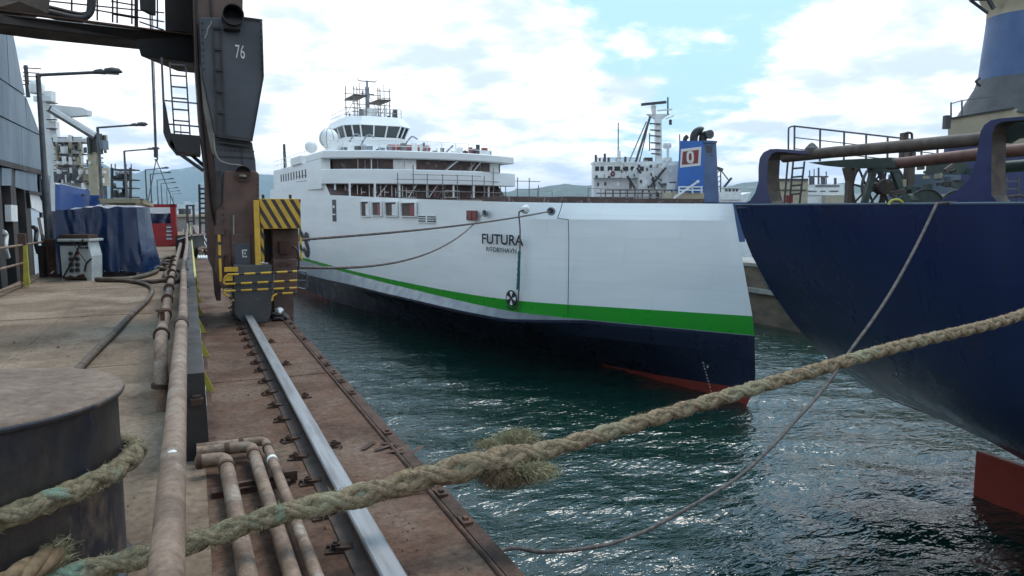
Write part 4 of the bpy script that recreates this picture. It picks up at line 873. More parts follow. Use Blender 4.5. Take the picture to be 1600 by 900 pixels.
    part(t, 'davit', 'fer_ledge', lambda m: [m.tube(smoothpath([fer(53, s, 15.8), fer(52.5, s - .2, 17), fer(51.5, s - .6, 17.8), fer(50.8, s - 1, 17.5)], 4), .09, 6) for s in (6.8, 5.4, .5)] + [m.bar(fer(51, -3.6, 15.9), fer(51, -4.8, 17.0), .18)])
    part(t, 'deck_locker', 'far_dark', lambda m: m.obox(fer(52, 5.8, 15.8), FA * 1.5, -FS * 1.6, UP * .9)); part(t, 'deck_locker', 'fer_inner', lambda m: m.obox(fer(50, -5.2, 15.8), FA * 1, -FS * 1.3, UP * .55)); part(t, 'vent_box', 'far_white', lambda m: m.obox(fer(49, -7.2, 15.8), FA * 1, -FS * 1.3, UP * .6))
    for k in range(13):
        g = -1 + 2 * k / 12; s = g * 9.9; a = 46.5 + 3.5 * abs(g) ** 2.6; part(t, 'rail_post', 'far_white', lambda m: m.bar(fer(a, s, 15.8), fer(a, s, 16.9), .045))
    for z in (16.3, 16.9): part(t, 'deck_rail', 'far_white', lambda m: m.tube([fer(46.5 + 3.5 * abs(-1 + k / 6) ** 2.6, (-1 + k / 6) * 9.9, z) for k in range(13)], .028, 4))
    part(t, 'aft_mast', 'far_dark', lambda m: m.bar(fer(76, 9.2, 15.2), fer(76, 9.2, 18.5), .3).bar(fer(75, 9.3, 15.5), fer(76, 9.2, 17.4), .35)); 
    for z in (15.9, 16.5): part(t, 'aft_rail', 'far_white', lambda m: m.tube([fer(58, 9.6, z), fer(82, 9.6, z)], .03, 4))
    for k in range(9): part(t, 'aft_rail_post', 'far_white', lambda m: m.bar(fer(58 + 3 * k, 9.6, 15.2), fer(58 + 3 * k, 9.6, 16.5), .04))
    for z in (13.1, 13.7): part(t, 'side_rail', 'far_dark', lambda m: m.tube([fer(58, 10.0, z), fer(64, 10.1, z)], .03, 4))
    # bow deck: rails and red brown hatch covers showing over the bulwark
    part(t, 'hatch_cover', 'fer_inner', lambda m: m.obox(fer(20, -1, 10.0), FA * 5, -FS * 6, UP * .85)); part(t, 'hatch_cover', 'fer_inner', lambda m: m.obox(fer(30, -1.0, 10.0), FA * 5, -FS * 4, UP * 1.0)); part(t, 'mooring_deck_house', 'fer_inner', lambda m: m.obox(fer(12, -1.5, 10), FA * 5, -FS * 5.5, UP * .62))
    def rails(pl, z0, h):
        for (a, s) in pl: part(t, 'bow_rail_post', 'scaffold', lambda m: m.bar(fer(a, s, z0), fer(a, s, z0 + h), .045))
        for z in (z0 + h * .5, z0 + h): part(t, 'bow_rail', 'scaffold', lambda m: m.tube([fer(a, s, z) for a, s in pl], .026, 4))
    rails([(40, 5), (40, 3.6)], 10.4, 1.2); rails([(38, 1.5), (38, 0)], 10.4, 1.2); rails([(30, -4), (30, -5.5)], 10.4, 1.1)
    rails([(18, -1.5 - k * 1.1) for k in range(8)], 10.2, 1.2)
    r = random.Random(14)
    for i in range(34):
        s = r.uniform(-9, 9); a = 47.2 + 3.5 * (abs(s) / 9.9) ** 2.6 + r.uniform(0, 3); h = r.uniform(.25, 1.25)
        part(t, 'deck_fitting', r.choice(('scaffold', 'far_dark', 'far_white', 'fer_ledge', 'red_dull')), lambda m: m.obox(fer(a, s, 15.8), FA * r.uniform(.1, .8), -FS * r.uniform(.08, .7), UP * h))
    for i in range(16):
        s = r.uniform(-8.5, 9); a = 46.6 + 3.5 * (abs(s) / 9.9) ** 2.6; part(t, 'gallery_brace', r.choice(('scaffold', 'far_white', 'red_dull')), lambda m: m.bar(fer(a, s, 11.1), fer(a, s - r.uniform(0, 1.2), 12.4), .07))
    for i in range(9):
        s = r.uniform(-8, 8.5); a = 46.75 + 3.5 * (abs(s) / 9.9) ** 2.6; part(t, 'lounge_brace', r.choice(('scaffold', 'far_white', 'cream')), lambda m: m.bar(fer(a, s, 14.0), fer(a, s - r.choice((0, .9, 1.4)), 15.05), .08))
    for i in range(12):
        s = r.uniform(-3.2, 3.2); part(t, 'roof_fitting', r.choice(('scaffold', 'far_white', 'far_dark')), lambda m: m.obox(fer(64 + r.random() * 2, s, 21.2), FA * .3, -FS * r.uniform(.1, .6), UP * r.uniform(.3, 1.6)))
    # scaffolding standing on the mast roof and before the gallery
    sc = thing('mast_scaffold', 'grey scaffold tower round the mast on the roof of the ferry bridge', 'scaffold', fer(68, 0, 21.2))
    for sgn in (1, -1):
        for a in (66, 70):
            for s in (.8, 2.3): part(sc, 'standard', 'scaffold', lambda m: m.bar(fer(a, sgn * s, 21.2), fer(a, sgn * s, 25.2 + (.6 if a > 67 else 0)), .10))
            for z in (22.1, 23.0, 23.9, 24.8): part(sc, 'ledger', 'scaffold', lambda m: m.bar(fer(a, sgn * .6, z), fer(a, sgn * 2.5, z), .08))
        part(sc, 'standard', 'scaffold', lambda m: m.bar(fer(66, sgn * 1.6, 21.2), fer(66, sgn * 1.6, 25.6), .08)); part(sc, 'brace', 'scaffold', lambda m: m.bar(fer(66, sgn * .8, 21.3), fer(66, sgn * 2.3, 23.9), .06)); part(sc, 'brace', 'scaffold', lambda m: m.bar(fer(70, sgn * 2.3, 22), fer(70, sgn * .8, 24.8), .06))
        part(sc, 'work_board', 'old_brown', lambda m: m.obox(fer(65.6, sgn * .7, 24.0 if sgn > 0 else 23.6), FA * 4.6, FS * sgn * 1.7, UP * .12))
    gs = thing('gallery_scaffold', 'thin tube scaffold hung outside the open gallery below the ferry bridge', 'scaffold', fer(46, -5, 10.6))
    arc = lambda s: 45.2 + 3.5 * (abs(s) / 9.9) ** 2.6
    for s in (3.6, 2, .5, -1.2, -2.9, -4.8, -6.5, -8, -9.4, -10.6): part(gs, 'standard', 'scaffold', lambda m: m.bar(fer(arc(s), s, 10.6), fer(arc(s), s, 13.5 + (.9 if s in (-8, 2) else 0)), .075))
    for z, s0, s1 in ((12.9, 3.8, -11), (11.7, 3.8, -11), (13.4, 2.2, -6), (13.9, -6.3, -9.6)):
        part(gs, 'ledger', 'scaffold', lambda m: m.tube([fer(arc(s0 + (s1 - s0) * k / 10) - .06, s0 + (s1 - s0) * k / 10, z) for k in range(11)], .035, 5))
    es = thing('corner_scaffold', 'scaffold tubes standing past the port corner of the ferry gallery', 'scaffold', fer(47, -12, 10.3))
    for s in (-10.9, -12.4, -13.6): part(es, 'standard', 'scaffold', lambda m: m.bar(fer(47, s, 10.2), fer(47, s, 13.4 - (s < -13) * .8), .08))
    for z in (11.2, 12.1, 13.0): part(es, 'ledger', 'scaffold', lambda m: m.bar(fer(47, -10.6, z), fer(47, -13.8, z), .07))
    part(es, 'platform', 'fer_ledge', lambda m: m.obox(fer(46, -10.3, 10.2), FA * 3, -FS * 3.6, UP * .15))
build_ferry()
def build_ferry_lines():
    def line(name, label, A, px0, B, sag, mat_, r_, n=24):
        P = []
        for k in range(n + 1): f = k / n; p = A.lerp(B, f); p.z -= sag * 4 * f * (1 - f); P.append(p)
        m = MB(); m.tube(P, r_, 8); return tag(m.build(name, mat_, smooth=60), label, 'rope')
    A1 = hull_at(862, 330); A2 = hull_at(759, 333)
    line('mooring_line', 'upper dark mooring line from the fairlead near the bow seam to the dock', A1[2] + A1[4] * .15, 0, Vector((1.25, 20.5, .78)), .2, 'rope_grey', .04)
    line('mooring_line', 'lower sagging dark mooring line from the fairlead by the red hatch to the dock', A2[2] + A2[4] * .15, 0, Vector((1.25, 16.0, .55)), 1.15, 'rope_grey', .038)
    _, _, P, T, Nn = hull_at(820, 331); m = MB(); pts = [hull_at(u, v)[2] + hull_at(u, v)[4] * o for u, v, o in ((824, 328, .3), (819, 331, .42), (817, 338, .35), (816, 360, .2), (814.5, 400, .14), (813, 440, .10), (811, 470, .07), (810.5, 487, .05))]
    t = thing('hanging_rope', 'rope hanging down the ferry side through the last letter of the name, wrapped in green', 'rope', pts[-1])
    part(t, 'rope', 'rope_grey', lambda m: m.tube(smoothpath(pts, 4), .045, 7), smooth=60)
    part(t, 'green_wrapping', 'rope_teal', lambda m: m.tube(smoothpath([hull_at(u, v)[2] + hull_at(u, v)[4] * .2 for u, v in ((815, 392), (814.5, 405), (813.5, 425), (813, 440), (812, 452))], 5), [.06 + .035 * abs(math.sin(i * 1.9)) for i in range(21)], 8), smooth=60)
build_ferry_lines()

# ================================================================== DARK BLUE SHIP (stern towards the ferry)
def bpx(m, u0, v0, u1, v1, d, depth, mi=0):
    vm = (v0 + v1) / 2; a = pt(u0, vm, d); b = pt(u1, vm, d); z0 = pt((u0 + u1) / 2, v1, d).z; z1 = pt((u0 + u1) / 2, v0, d).z; a.z = z0
    return m.obox(a, RIGHT * (b - Vector((0, 0, b.z)) - (a - Vector((0, 0, a.z)))).length, FWD * depth, UP * (z1 - z0), mi)
def build_blue_ship():
    XC = 25; t = thing('blue_ship', 'dark blue ship seen by its raked stern with pipes and winches on the aft deck', 'ship', (17, 12, WATER))
    Z = [1.80, .9, .06, -1.2, -2.4, -3.3, -4.0, -5.0, -5.8, -6.6, -7.4, -8.3, -9.5]
    T = {20: [8, 7.65, 7.2, 6.3, 5.2, 4.2, 3.2, 1.7, 0.05], 18: [8.1, 7.8, 7.4, 6.65, 5.7, 4.85, 4.0, 2.4, .35, .05], 15: [8.2, 8.0, 7.7, 7.15, 6.4, 5.7, 4.9, 3.4, 1.6, .1], 12: [8.35, 8.2, 8.0, 7.6, 7.0, 6.4, 5.8, 4.6, 3.0, 1.3, .1], 8: [8.5, 8.4, 8.3, 8.05, 7.7, 7.25, 6.8, 5.8, 4.6, 3.2, 1.8, .3, .1], 2: [8.7, 8.65, 8.6, 8.5, 8.3, 8.0, 7.7, 7.1, 6.2, 5.2, 4.1, 2.9, 2], -8: [8.8] * 5 + [8.75, 8.7, 8.5, 8.1, 7.5, 6.9, 6.2, 5], -34: [8.8] * 13}
    def row(y):
        ks = sorted(T); k0 = max([k for k in ks if k <= y]); k1 = min([k for k in ks if k >= y]); f = 0 if k0 == k1 else (y - k0) / (k1 - k0)
        kb = {20: -5.8, 18: -6.0, 15: -6.4, 12: -7.3, 8: -9.5, 2: -9.5, -8: -9.5, -34: -9.5}; keel = kb[k0] + (kb[k1] - kb[k0]) * f; out = []
        for i, z in enumerate(Z):
            a = T[k0][i] if i < len(T[k0]) else .05; b = T[k1][i] if i < len(T[k1]) else .05; out.append((max(z, keel), a + (b - a) * f if z > keel else .05))
        return out
    ys = [20, 19, 18, 17, 16, 15, 14, 13, 12, 10, 8, 5, 2, -3, -8, -20, -34]
    for side, nm in ((-1, 'port'), (1, 'starboard')):
        m = MB(); m.grid([[(XC + side * s, y, z) for z, s in row(y)] for y in ys], mirow=[0] * 8 + [1] * 4); m.build('hull_side', ['blue_hull', 'blue_boot'], t, smooth=50)
    e = row(20); m = MB(); m.face([(XC - s, 20, z) for z, s in e] + [(XC + s, 20, z) for z, s in reversed(e)]); m.build('transom', 'blue_hull', t)
    m = MB(); m.grid([[(XC - row(y)[1][1] + .25, y, .75), (XC + row(y)[1][1] - .25, y, .75)] for y in ys]); m.build('aft_deck', 'old_green', t)
    part(t, 'gunwale', 'blue_grey', lambda m: m.tube([(XC - row(y)[0][1] + .02, y, 1.81) for y in ys], .035, 6))
    X0 = 17.0
    def bulw(name, outer, mats):
        pts = [gx(u, v, X0) for u, v in outer]; m = MB(); m.prism(pts, (.5, 0, 0)); 
        for i in range(len(m.f)): m.m[i] = 0 if i == 0 else 1
        return m.build(name, mats, t, normals=True)
    bulw('bulwark_arch', [(1146, 326), (1160, 320), (1172, 313), (1180, 301), (1185, 284), (1185, 262), (1187, 247), (1193, 238), (1203, 233), (1214, 232.5), (1262, 236), (1262, 241), (1214, 237), (1206, 240), (1200, 250), (1198.5, 275), (1200, 298), (1204, 314), (1209, 323)], ['blue_trim', 'old_brown'])
    bulw('bulwark_arch', [(1455, 319.5), (1476, 310), (1495, 298), (1512, 284), (1520, 270), (1525, 250), (1529, 225), (1532, 206), (1538, 195), (1548, 188), (1562, 185), (1720, 172), (1720, 178), (1566, 190), (1555, 196), (1550, 210), (1549, 260), (1549, 305), (1558, 315.5)], ['blue_trim', 'old_brown'])
    # the rest of the hull's marks
    part(t, 'scratch', 'rope_grey', lambda m: m.tube([gx(1470, 465, 17.62), gx(1508, 470, 17.52), gx(1548, 476, 17.40)], .006, 4)); 
    d = part(t, 'hull_drain', 'black', lambda m: m.cyl(gx(1451, 623, 21.4) - XX * .1, gx(1451, 623, 21.4) + XX * .15, .07, 10))
    ro = pt(1525, 712, 25.1); rb = 25.1
    part(t, 'rudder', 'fer_red', lambda m: m.prism([(24.8, 16.35, -6.72), (25.0, 16.35, -6.72), (25.05, 14.4, -6.75), (25.0, 12.6, -6.8), (24.8, 12.6, -6.8), (24.75, 14.4, -6.75)], (0, 0, -2.6)), bevel=.04)
    # pipes along the bulwark
    part(t, 'top_pipe', 'old_brown', lambda m: m.tube([gx(1225, 246, 17.3), gx(1300, 238, 17.3), gx(1400, 229.5, 17.3), gx(1548, 216, 17.3)], .165, 14), smooth=60)
    part(t, 'mid_pipe', 'red_pipe', lambda m: m.tube([gx(1388, 257, 18.6), gx(1460, 249, 18.6), gx(1540, 240, 18.6), gx(1680, 226, 18.6)], .16, 14), smooth=60)
    part(t, 'low_pipe', 'old_green', lambda m: m.tube([gx(1545, 263, 19), gx(1680, 252, 19)], .15, 12), smooth=60)
    part(t, 'pipe_beam', 'old_green', lambda m: m.prism([gx(u, v, 18.4) for u, v in ((1262, 254), (1325, 249), (1392, 246), (1400, 262), (1330, 263), (1290, 259))], (.35, 0, 0)))
    part(t, 'arch_beam', 'old_green', lambda m: m.prism([gx(u, v, 17.6) for u, v in ((1562, 188), (1700, 178), (1700, 210), (1585, 216), (1572, 224), (1564, 216))], (.2, 0, 0)))
    # machinery on the aft deck
    D = 22.5; P = lambda u, v, d=D: pt(u, v, d)
    part(t, 'frame_post', 'old_brown', lambda m: m.prism([P(1321, 262), P(1336, 262), (P(1332, 280)), P(1331, 330), P(1324, 330), P(1326, 282)], FWD * .25))
    part(t, 'frame_leg', 'old_green', lambda m: m.bar(P(1366, 262, D - .2), P(1347, 330, D - .2), .2, .15)); part(t, 'frame_leg', 'old_green', lambda m: m.bar(P(1394, 262, D - .2), P(1416, 322, D - .2), .2, .15)); part(t, 'frame_head', 'old_green', lambda m: m.bar(P(1358, 262, D - .2), P(1402, 264, D - .2), .25, .22))
    def ringp(m, u, v, d, ru, rv, r_, n=28): m.tube([P(u + ru * math.cos(i * 2 * math.pi / n), v + rv * math.sin(i * 2 * math.pi / n), d) for i in range(n + 1)], r_, 7)
    for (u, v, d, ru, rv, nm, mt) in ((1355, 295, D + 1.0, 26, 42, 'reel_wheel', 'old_brown'), (1380, 292, D + .6, 33, 38, 'reel_wheel', 'scaffold')):
        w = part(t, nm, mt, lambda m: ringp(m, u, v, d, ru, rv, .10 if mt == 'old_brown' else .045), smooth=60)
        hb = MB(); hb.cyl(P(u, v, d) - FWD * .2, P(u, v, d) + FWD * .2, .24 if mt != 'old_brown' else .12, 14); hb.build('hub', 'old_brown', w)
        for i in range(12 if mt != 'old_brown' else 8):
            g = i * 2 * math.pi / (12 if mt != 'old_brown' else 8) + .2; s = MB(); s.bar(P(u, v, d), P(u + ru * math.cos(g), v + rv * math.sin(g), d), .05); s.build('spoke', 'crane_dark', w)
    def drum(u, v, d, r_, L): 
        c = P(u, v, d); w = part(t, 'winch_drum', 'old_green', lambda m: m.cyl(c, c + FWD * L, r_ * .8, 24), smooth=40)
        f = MB(); f.tube([c - FWD * .04, c + FWD * .04], r_, 28); f.build('drum_flange', 'old_green', w, smooth=40); f = MB(); f.tube([c + RIGHT * r_ * math.cos(g) - FWD * .06 + UP * r_ * math.sin(g) for g in [i * .2 for i in range(17)]], .025, 6); f.build('flange_rim', 'far_dark', w)
    drum(1445, 325, D - 2.5, .50, .9); drum(1492, 322, D - 2.2, .42, .8)
    part(t, 'winch_motor', 'old_green', lambda m: m.cyl(P(1415, 312, D - 2.6), P(1436, 314, D - 2.3), .16, 14)); part(t, 'winch_base', 'far_dark', lambda m: bpx(m, 1408, 314, 1500, 328, D - 2, .5))
    part(t, 'yellow_hoop', 'yellow_green', lambda m: m.tube([P(1400 + 11 * math.cos(g), 320 - 8 * math.sin(g), D - 3.5) for g in [i * .26 for i in range(13)]], .035, 7), smooth=60)
    part(t, 'casing', 'blue_grey', lambda m: bpx(m, 1396, 272, 1500, 330, D + 2, .4)); part(t, 'casing', 'old_green', lambda m: bpx(m, 1455, 254, 1512, 272, D + .5, .3)); part(t, 'casing', 'old_brown', lambda m: bpx(m, 1420, 236, 1430, 290, D, .3)); part(t, 'vent_post', 'old_brown', lambda m: bpx(m, 1411.5, 207, 1419, 250, D + .4, .25)); part(t, 'vent_hook', 'crane_dark', lambda m: m.tube(smoothpath([P(1424, 245), P(1425, 214), P(1423, 208), P(1416, 207.5), P(1413, 211)], 4), .035, 6), smooth=60)
    part(t, 'casing', 'blue_trim', lambda m: bpx(m, 1480, 229, 1700, 330, D + 2.6, .3)); part(t, 'wall_ladder', 'lamp_metal', lambda m: [m.bar(P(u, 277, D - 1), P(u - 2, 330, D - 1), .04) for u in (1566, 1572.5, 1592)] + [m.bar(P(1572, v, D - 1), P(1592, v, D - 1), .04) for v in (283, 295, 308)])
    part(t, 'white_post', 'cream', lambda m: bpx(m, 1559, 301, 1567, 322, D - 5.0, .2))
    # deck ladder and railings
    for (u0, u1) in ((1231, 1224), (1239.5, 1232), (1257, 1247.5)): part(t, 'ladder_stile', 'far_dark', lambda m: m.bar(P(u0, 252, 25.2), P(u1, 333, 25.2), .05))
    for v in (263.5, 277, 290.5, 304): f = (v - 257) / 63; part(t, 'ladder_rung', 'far_dark', lambda m: m.bar(P(1239 - 7 * f, v, 25.2), P(1257 - 9.5 * f, v - 1.5, 25.2), .06))
    for u in (1241.5, 1281.5, 1319, 1353.5, 1387, 1440, 1465): part(t, 'rail_post', 'lamp_metal', lambda m: m.bar(P(u, 198 + (u - 1241) * .115, 25.2), P(u - .5, 252, 25.2), .05))
    for v, u0 in ((197, 1240), (215, 1243), (232.5, 1243)): part(t, 'rail', 'lamp_metal', lambda m: m.bar(P(u0, v, 25.2), P(1500, v + 260 * .113, 25.2), .05 if v < 200 else .03))
    part(t, 'rail_hoop', 'lamp_metal', lambda m: m.tube(smoothpath([P(1232, 252, 25.2), P(1232, 206, 25.2), P(1234, 199, 25.2), P(1240, 197, 25.2)], 4), .03, 6), smooth=60)
    part(t, 'cowl', 'far_dark', lambda m: m.lathe([(.22, 0), (.2, .12), (.08, .25), (0, .3)], P(1268, 238, D), 12))
    part(t, 'life_ring_box', 'red_paint', lambda m: bpx(m, 1229, 305, 1239, 317, 27, .3))
    r = random.Random(29)
    for i in range(22):
        u = r.uniform(1400, 1525); v = r.uniform(248, 312); part(t, 'deck_gear', r.choice(('old_green', 'old_brown', 'far_dark', 'blue_grey', 'cream')), lambda m: bpx(m, u, v, u + r.uniform(2, 9), v + r.uniform(3, 14), D - .3 + r.random(), .3))
    for i in range(8):
        u = r.uniform(1395, 1500); v = r.uniform(255, 300); part(t, 'gear_pipe', r.choice(('old_green', 'old_brown', 'crane_dark')), lambda m: m.bar(P(u, v, D - .5), P(u + r.uniform(-25, 25), v + r.uniform(-4, 14), D - .5), r.uniform(.06, .14)))
    # deck house and crane pedestal
    D2 = 25.5
    part(t, 'deck_house', 'cream', lambda m: m.prism([pt(1481, 187, D2), pt(1584, 170, D2), pt(1760, 170, D2), pt(1760, 245, D2), pt(1481, 245, D2)], XX * 4)); part(t, 'house_gap', 'crane_dark', lambda m: m.bar(pt(1480, 186, D2 - .05), pt(1584, 169, D2 - .05), .08, .06))
    part(t, 'house_lamp', 'far_dark', lambda m: bpx(m, 1478, 180, 1486, 201, D2 - .5, .2))
    for (u, v0, v1) in ((1486, 160, 184), (1503, 157, 182)): part(t, 'house_rail_post', 'lamp_metal', lambda m: m.bar(pt(u, v0, D2 - .1), pt(u, v1, D2 - .1), .04))
    part(t, 'house_rail', 'lamp_metal', lambda m: m.bar(pt(1486, 162, D2 - .1), pt(1503, 157, D2 - .1), .03).bar(pt(1503, 157, D2 - .1), pt(1560, 150, D2 - .1), .03))
    c = pt(1592, 180, D2 + 1.6); k = (D2 + 1.6) / FPX; zz = lambda v: pt(1592, v, D2 + 1.6).z - c.z
    part(t, 'pedestal_foot', 'pedestal_grey', lambda m: m.lathe([(2.0, zz(184)), (1.95, zz(179)), (1.45, zz(136)), (1.36, zz(124))], c, 40), smooth=60)
    part(t, 'pedestal', 'pedestal_blue', lambda m: m.lathe([(1.36, zz(124)), (1.33, zz(112)), (1.20, zz(26))], c, 40), smooth=60)
    part(t, 'pedestal_collar', 'cream', lambda m: m.lathe([(1.21, zz(26)), (1.2, zz(15)), (1.45, zz(-6)), (1.6, zz(-25))], c, 40), smooth=60)
    part(t, 'collar_bracket', 'far_dark', lambda m: m.bar(pt(1516, 0, D2), pt(1543, 20, D2 + .6), .07).bar(pt(1518, -3, D2), pt(1545, -3, D2), .3, .1).bar(pt(1542, -5, D2 + .2), pt(1553, 14, D2 + .2), .1)); part(t, 'pedestal_hook', 'far_dark', lambda m: m.tube([pt(1531, 122, D2 + 1), pt(1525, 127, D2 + 1), pt(1528, 132, D2 + 1), pt(1532, 134, D2 + 1)], .05, 6))
build_blue_ship()

# ================================================================== FAR SIDE: quay wall, ships beyond
def build_far():
    t = thing('quay_wall', 'weathered brown quay wall across the water between the white bow and blue hull', 'quay', (45, 60, WATER))
    part(t, 'lower_wall', 'quay', lambda m: m.box((45.0, 0, WATER - 2), (50, 230, -5.6))); part(t, 'ledge', 'concrete_far', lambda m: m.box((44.6, 0, -5.6), (50, 230, -5.25)))
    part(t, 'upper_wall', 'quay', lambda m: m.box((45.3, 0, -5.25), (50, 230, -3.4))); part(t, 'coping', 'concrete_far', lambda m: m.box((45.1, 0, -3.4), (50, 230, -3.1)))
    b = part(t, 'fender_beam', 'far_dark', lambda m: m.box((44.9, 40, -5.25), (45.29, 40.4, -3.45))); copies(b, [(0, 4 * i, 0) for i in range(1, 10)])
    # white ship with mast and blue funnel
    D = 105; P = lambda u, v, d=D: pt(u, v, d)
    s = thing('white_tanker', 'white ship deckhouse with a tall pale mast and open bridge beyond the ferry bow', 'ship', P(1010, 420))
    sp = lambda n, mt, fn, **k: part(s, n, mt, fn, **k)
    sp('hull', 'funnel_side', lambda m: bpx(m, 900, 316, 1165, 378, D - 3, 24)); sp('house', 'far_white', lambda m: bpx(m, 928, 252, 1062, 318, D, 3)); sp('bridge_wing', 'far_white', lambda m: bpx(m, 926, 256, 998, 278, D - 1.2, 1.2)); sp('aft_block', 'far_white', lambda m: bpx(m, 998, 258, 1058, 318, D - 2, 3)); sp('bulwark_top', 'far_white', lambda m: bpx(m, 926.5, 253, 1000, 256, D - 1.3, 3))
    for u0, u1 in ((930, 936), (938, 943.5), (949.5, 957), (960, 969), (973, 981.5), (985, 993)):
        w = sp('window', 'navy_ink', lambda m: bpx(m, u0, 260, u1, 267, D - 1.26, .1))
    for (a, b_, c, d) in ((1000, 260, 1006, 267), (930, 274, 934, 278), (933, 285, 936, 291), (1010, 262, 1012, 267), (1000, 281, 1003, 286), (1012, 290, 1014, 294), (1046, 284, 1056, 287), (1032, 280, 1034, 283), (1018, 272, 1020, 276), (990, 272, 992, 276), (1025, 300, 1030, 312), (1014, 302, 1018, 312), (1044, 296, 1049, 301)): sp('porthole', 'far_dark', lambda m: bpx(m, a, b_, c, d, D - 2.1, .1))
    sp('funnel_stack', 'far_white', lambda m: bpx(m, 1043, 286, 1055, 318, D - 4, 2)); sp('mast_column', 'far_white', lambda m: m.bar(P(1029, 256), P(1028, 182), .85)); sp('mast_cap', 'far_white', lambda m: m.prism([P(1011, 178), P(1048, 178), P(1034, 187), P(1026, 187)], FWD * .8)); sp('mast_head', 'far_white', lambda m: m.tube([P(1022, 179), P(1021, 166), P(1021.5, 162)], [.28, .4, .15], 8)); sp('radar_bar', 'far_dark', lambda m: m.bar(P(1002, 163.5, D - .6), P(1041, 159.5, D - .6), .35)); sp('whip', 'far_dark', lambda m: m.bar(P(1043.5, 179), P(1043.5, 152), .18)); sp('spreader', 'far_white', lambda m: m.bar(P(1027, 173), P(1050, 171), .2).bar(P(1040, 186), P(1053, 181), .15)); sp('signal_bell', 'far_dark', lambda m: m.bar(P(1047.5, 187), P(1047.5, 195), .35))
    for v in (193, 203, 212, 223, 233, 240): sp('mast_step', 'lamp_metal', lambda m: m.bar(P(1015 + (v - 190) * .05, v, D - .6), P(1032, v + 1, D - .6), .18))
    for (a, b_) in (((1016, 182), (993, 254)), ((1014, 190), (999, 254)), ((1010, 190), (983, 252))): sp('stay', 'lamp_metal', lambda m: m.bar(P(*a), P(*b_), .14 if a[0] != 1016 else .3))
    for (u, v0, v1) in ((966, 192, 252), (1015, 208, 236), (931, 242, 253), (945, 240, 253), (951, 246, 253), (977, 245, 253), (1062, 210, 236)): sp('antenna', 'far_dark', lambda m: m.bar(P(u, v0), P(u, v1), .13 if v1 - v0 > 20 else .3))
    sp('antenna_base', 'far_white', lambda m: m.bar(P(967, 236), P(967, 252), .45)); sp('radome', 'far_white', lambda m: bpx(m, 1037, 222, 1050, 232, D, 1.2), bevel=.35); sp('radome_post', 'far_white', lambda m: m.bar(P(1043.5, 232), P(1043.5, 254), .3)); sp('locker', 'far_dark', lambda m: bpx(m, 1008, 246, 1020, 252, D, 1.5)); sp('locker', 'far_white', lambda m: bpx(m, 1038, 246, 1050, 254, D, 1.5))
    for v in (250, 247): sp('roof_rail', 'lamp_metal', lambda m: m.bar(P(930, v, D - 1), P(1000, v, D - 1), .1))
    sp('life_ring', 'emblem_red', lambda m: m.tube([P(957.5 + 2.4 * math.cos(g), 271.5 + 3.2 * math.sin(g), D - 1.4) for g in [i * .524 for i in range(13)]], .12, 6))
    for (a, b_) in (((980, 275), (994, 298)), ((1018, 270), (1024, 296)), ((1040, 262), (1016, 292)), ((985, 283), (985, 296))): sp('davit', 'far_dark', lambda m: m.bar(P(*a, D - 2.6), P(*b_, D - 2.6), .3))
    for k, (v, x0, x1) in enumerate(((297, 946, 1100), (302, 932, 1100), (308, 932, 1100))): sp('deck_rail', 'old_brown', lambda m: m.bar(P(x0, v, D - 4), P(x1, v, D - 4), .14))
    for k in range(14): sp('rail_post', 'old_brown', lambda m: m.bar(P(946 + 11.5 * k, 297, D - 4), P(946 + 11.5 * k, 317, D - 4), .14))
    r = random.Random(23)
    for i in range(46):
        u = r.uniform(930, 1056); v = r.choice((252, 262, 270, 278, 290, 300, 314)) ; h = r.uniform(1.5, 6); w = r.uniform(.8, 4)
        sp('deck_fitting', r.choice(('far_dark', 'far_white', 'lamp_metal', 'cream', 'far_white')), lambda m: bpx(m, u, v - h, u + w, v, D - (1.5 if v < 256 else 2.6) - r.random() * .8, .4))
    for i in range(12):
        u = r.uniform(990, 1056); v = r.uniform(258, 310); sp('pipe', r.choice(('far_dark', 'far_white', 'lamp_metal')), lambda m: m.bar(P(u, v, D - 3), P(u + r.uniform(-14, 14), v + r.uniform(-18, 10), D - 3), r.uniform(.12, .35)))
    f = thing('ship_funnel', 'bright blue ship funnel with a red and white emblem and black exhaust pipes', 'funnel', P(1090, 318))
    FD = D - 6
    fb = part(f, 'front_face', 'funnel_blue', lambda m: m.prism([P(1062.5, 220, FD), P(1098.5, 220, FD), P(1100.5, 312, FD), P(1058, 312, FD)], FWD * .3))
    part(f, 'side_face', 'funnel_side', lambda m: m.prism([P(1098.6, 220, FD), P(1119, 221.5, FD + 2), P(1123.5, 316, FD + 2), P(1100.6, 316, FD)], FWD * 3)); part(f, 'top_edge', 'funnel_side', lambda m: m.bar(P(1100, 221, FD - .05), P(1119, 222, FD + 1.9), .3))
    def slot(m, q): m.prism([P(u, v, FD + 2 * (u - 1098.6) / 21 - .08) for u, v in q], FWD * .1)
    for q in ([(1103.5, 227.5), (1113, 228.5), (1113, 239), (1103.5, 238.5)], [(1103.5, 241), (1113, 241.5), (1113.5, 252), (1103.5, 251.5)], [(1109, 283), (1116, 283.5), (1116, 293), (1109, 293)]): part(f, 'side_opening', 'black', lambda m: slot(m, q))
    em = part(f, 'emblem_panel', 'white_mark', lambda m: m.prism([P(u, v, FD - .04) for u, v in ((1064, 233), (1096, 229), (1094.5, 258.5), (1062.5, 262))], FWD * .03))
    m = MB(); m.prism([P(u, v, FD - .08) for u, v in ((1067, 237), (1092, 233.8), (1090.8, 255), (1065.5, 257.5))], FWD * .03); m.build('emblem_field', 'emblem_red', em)
    m = MB()
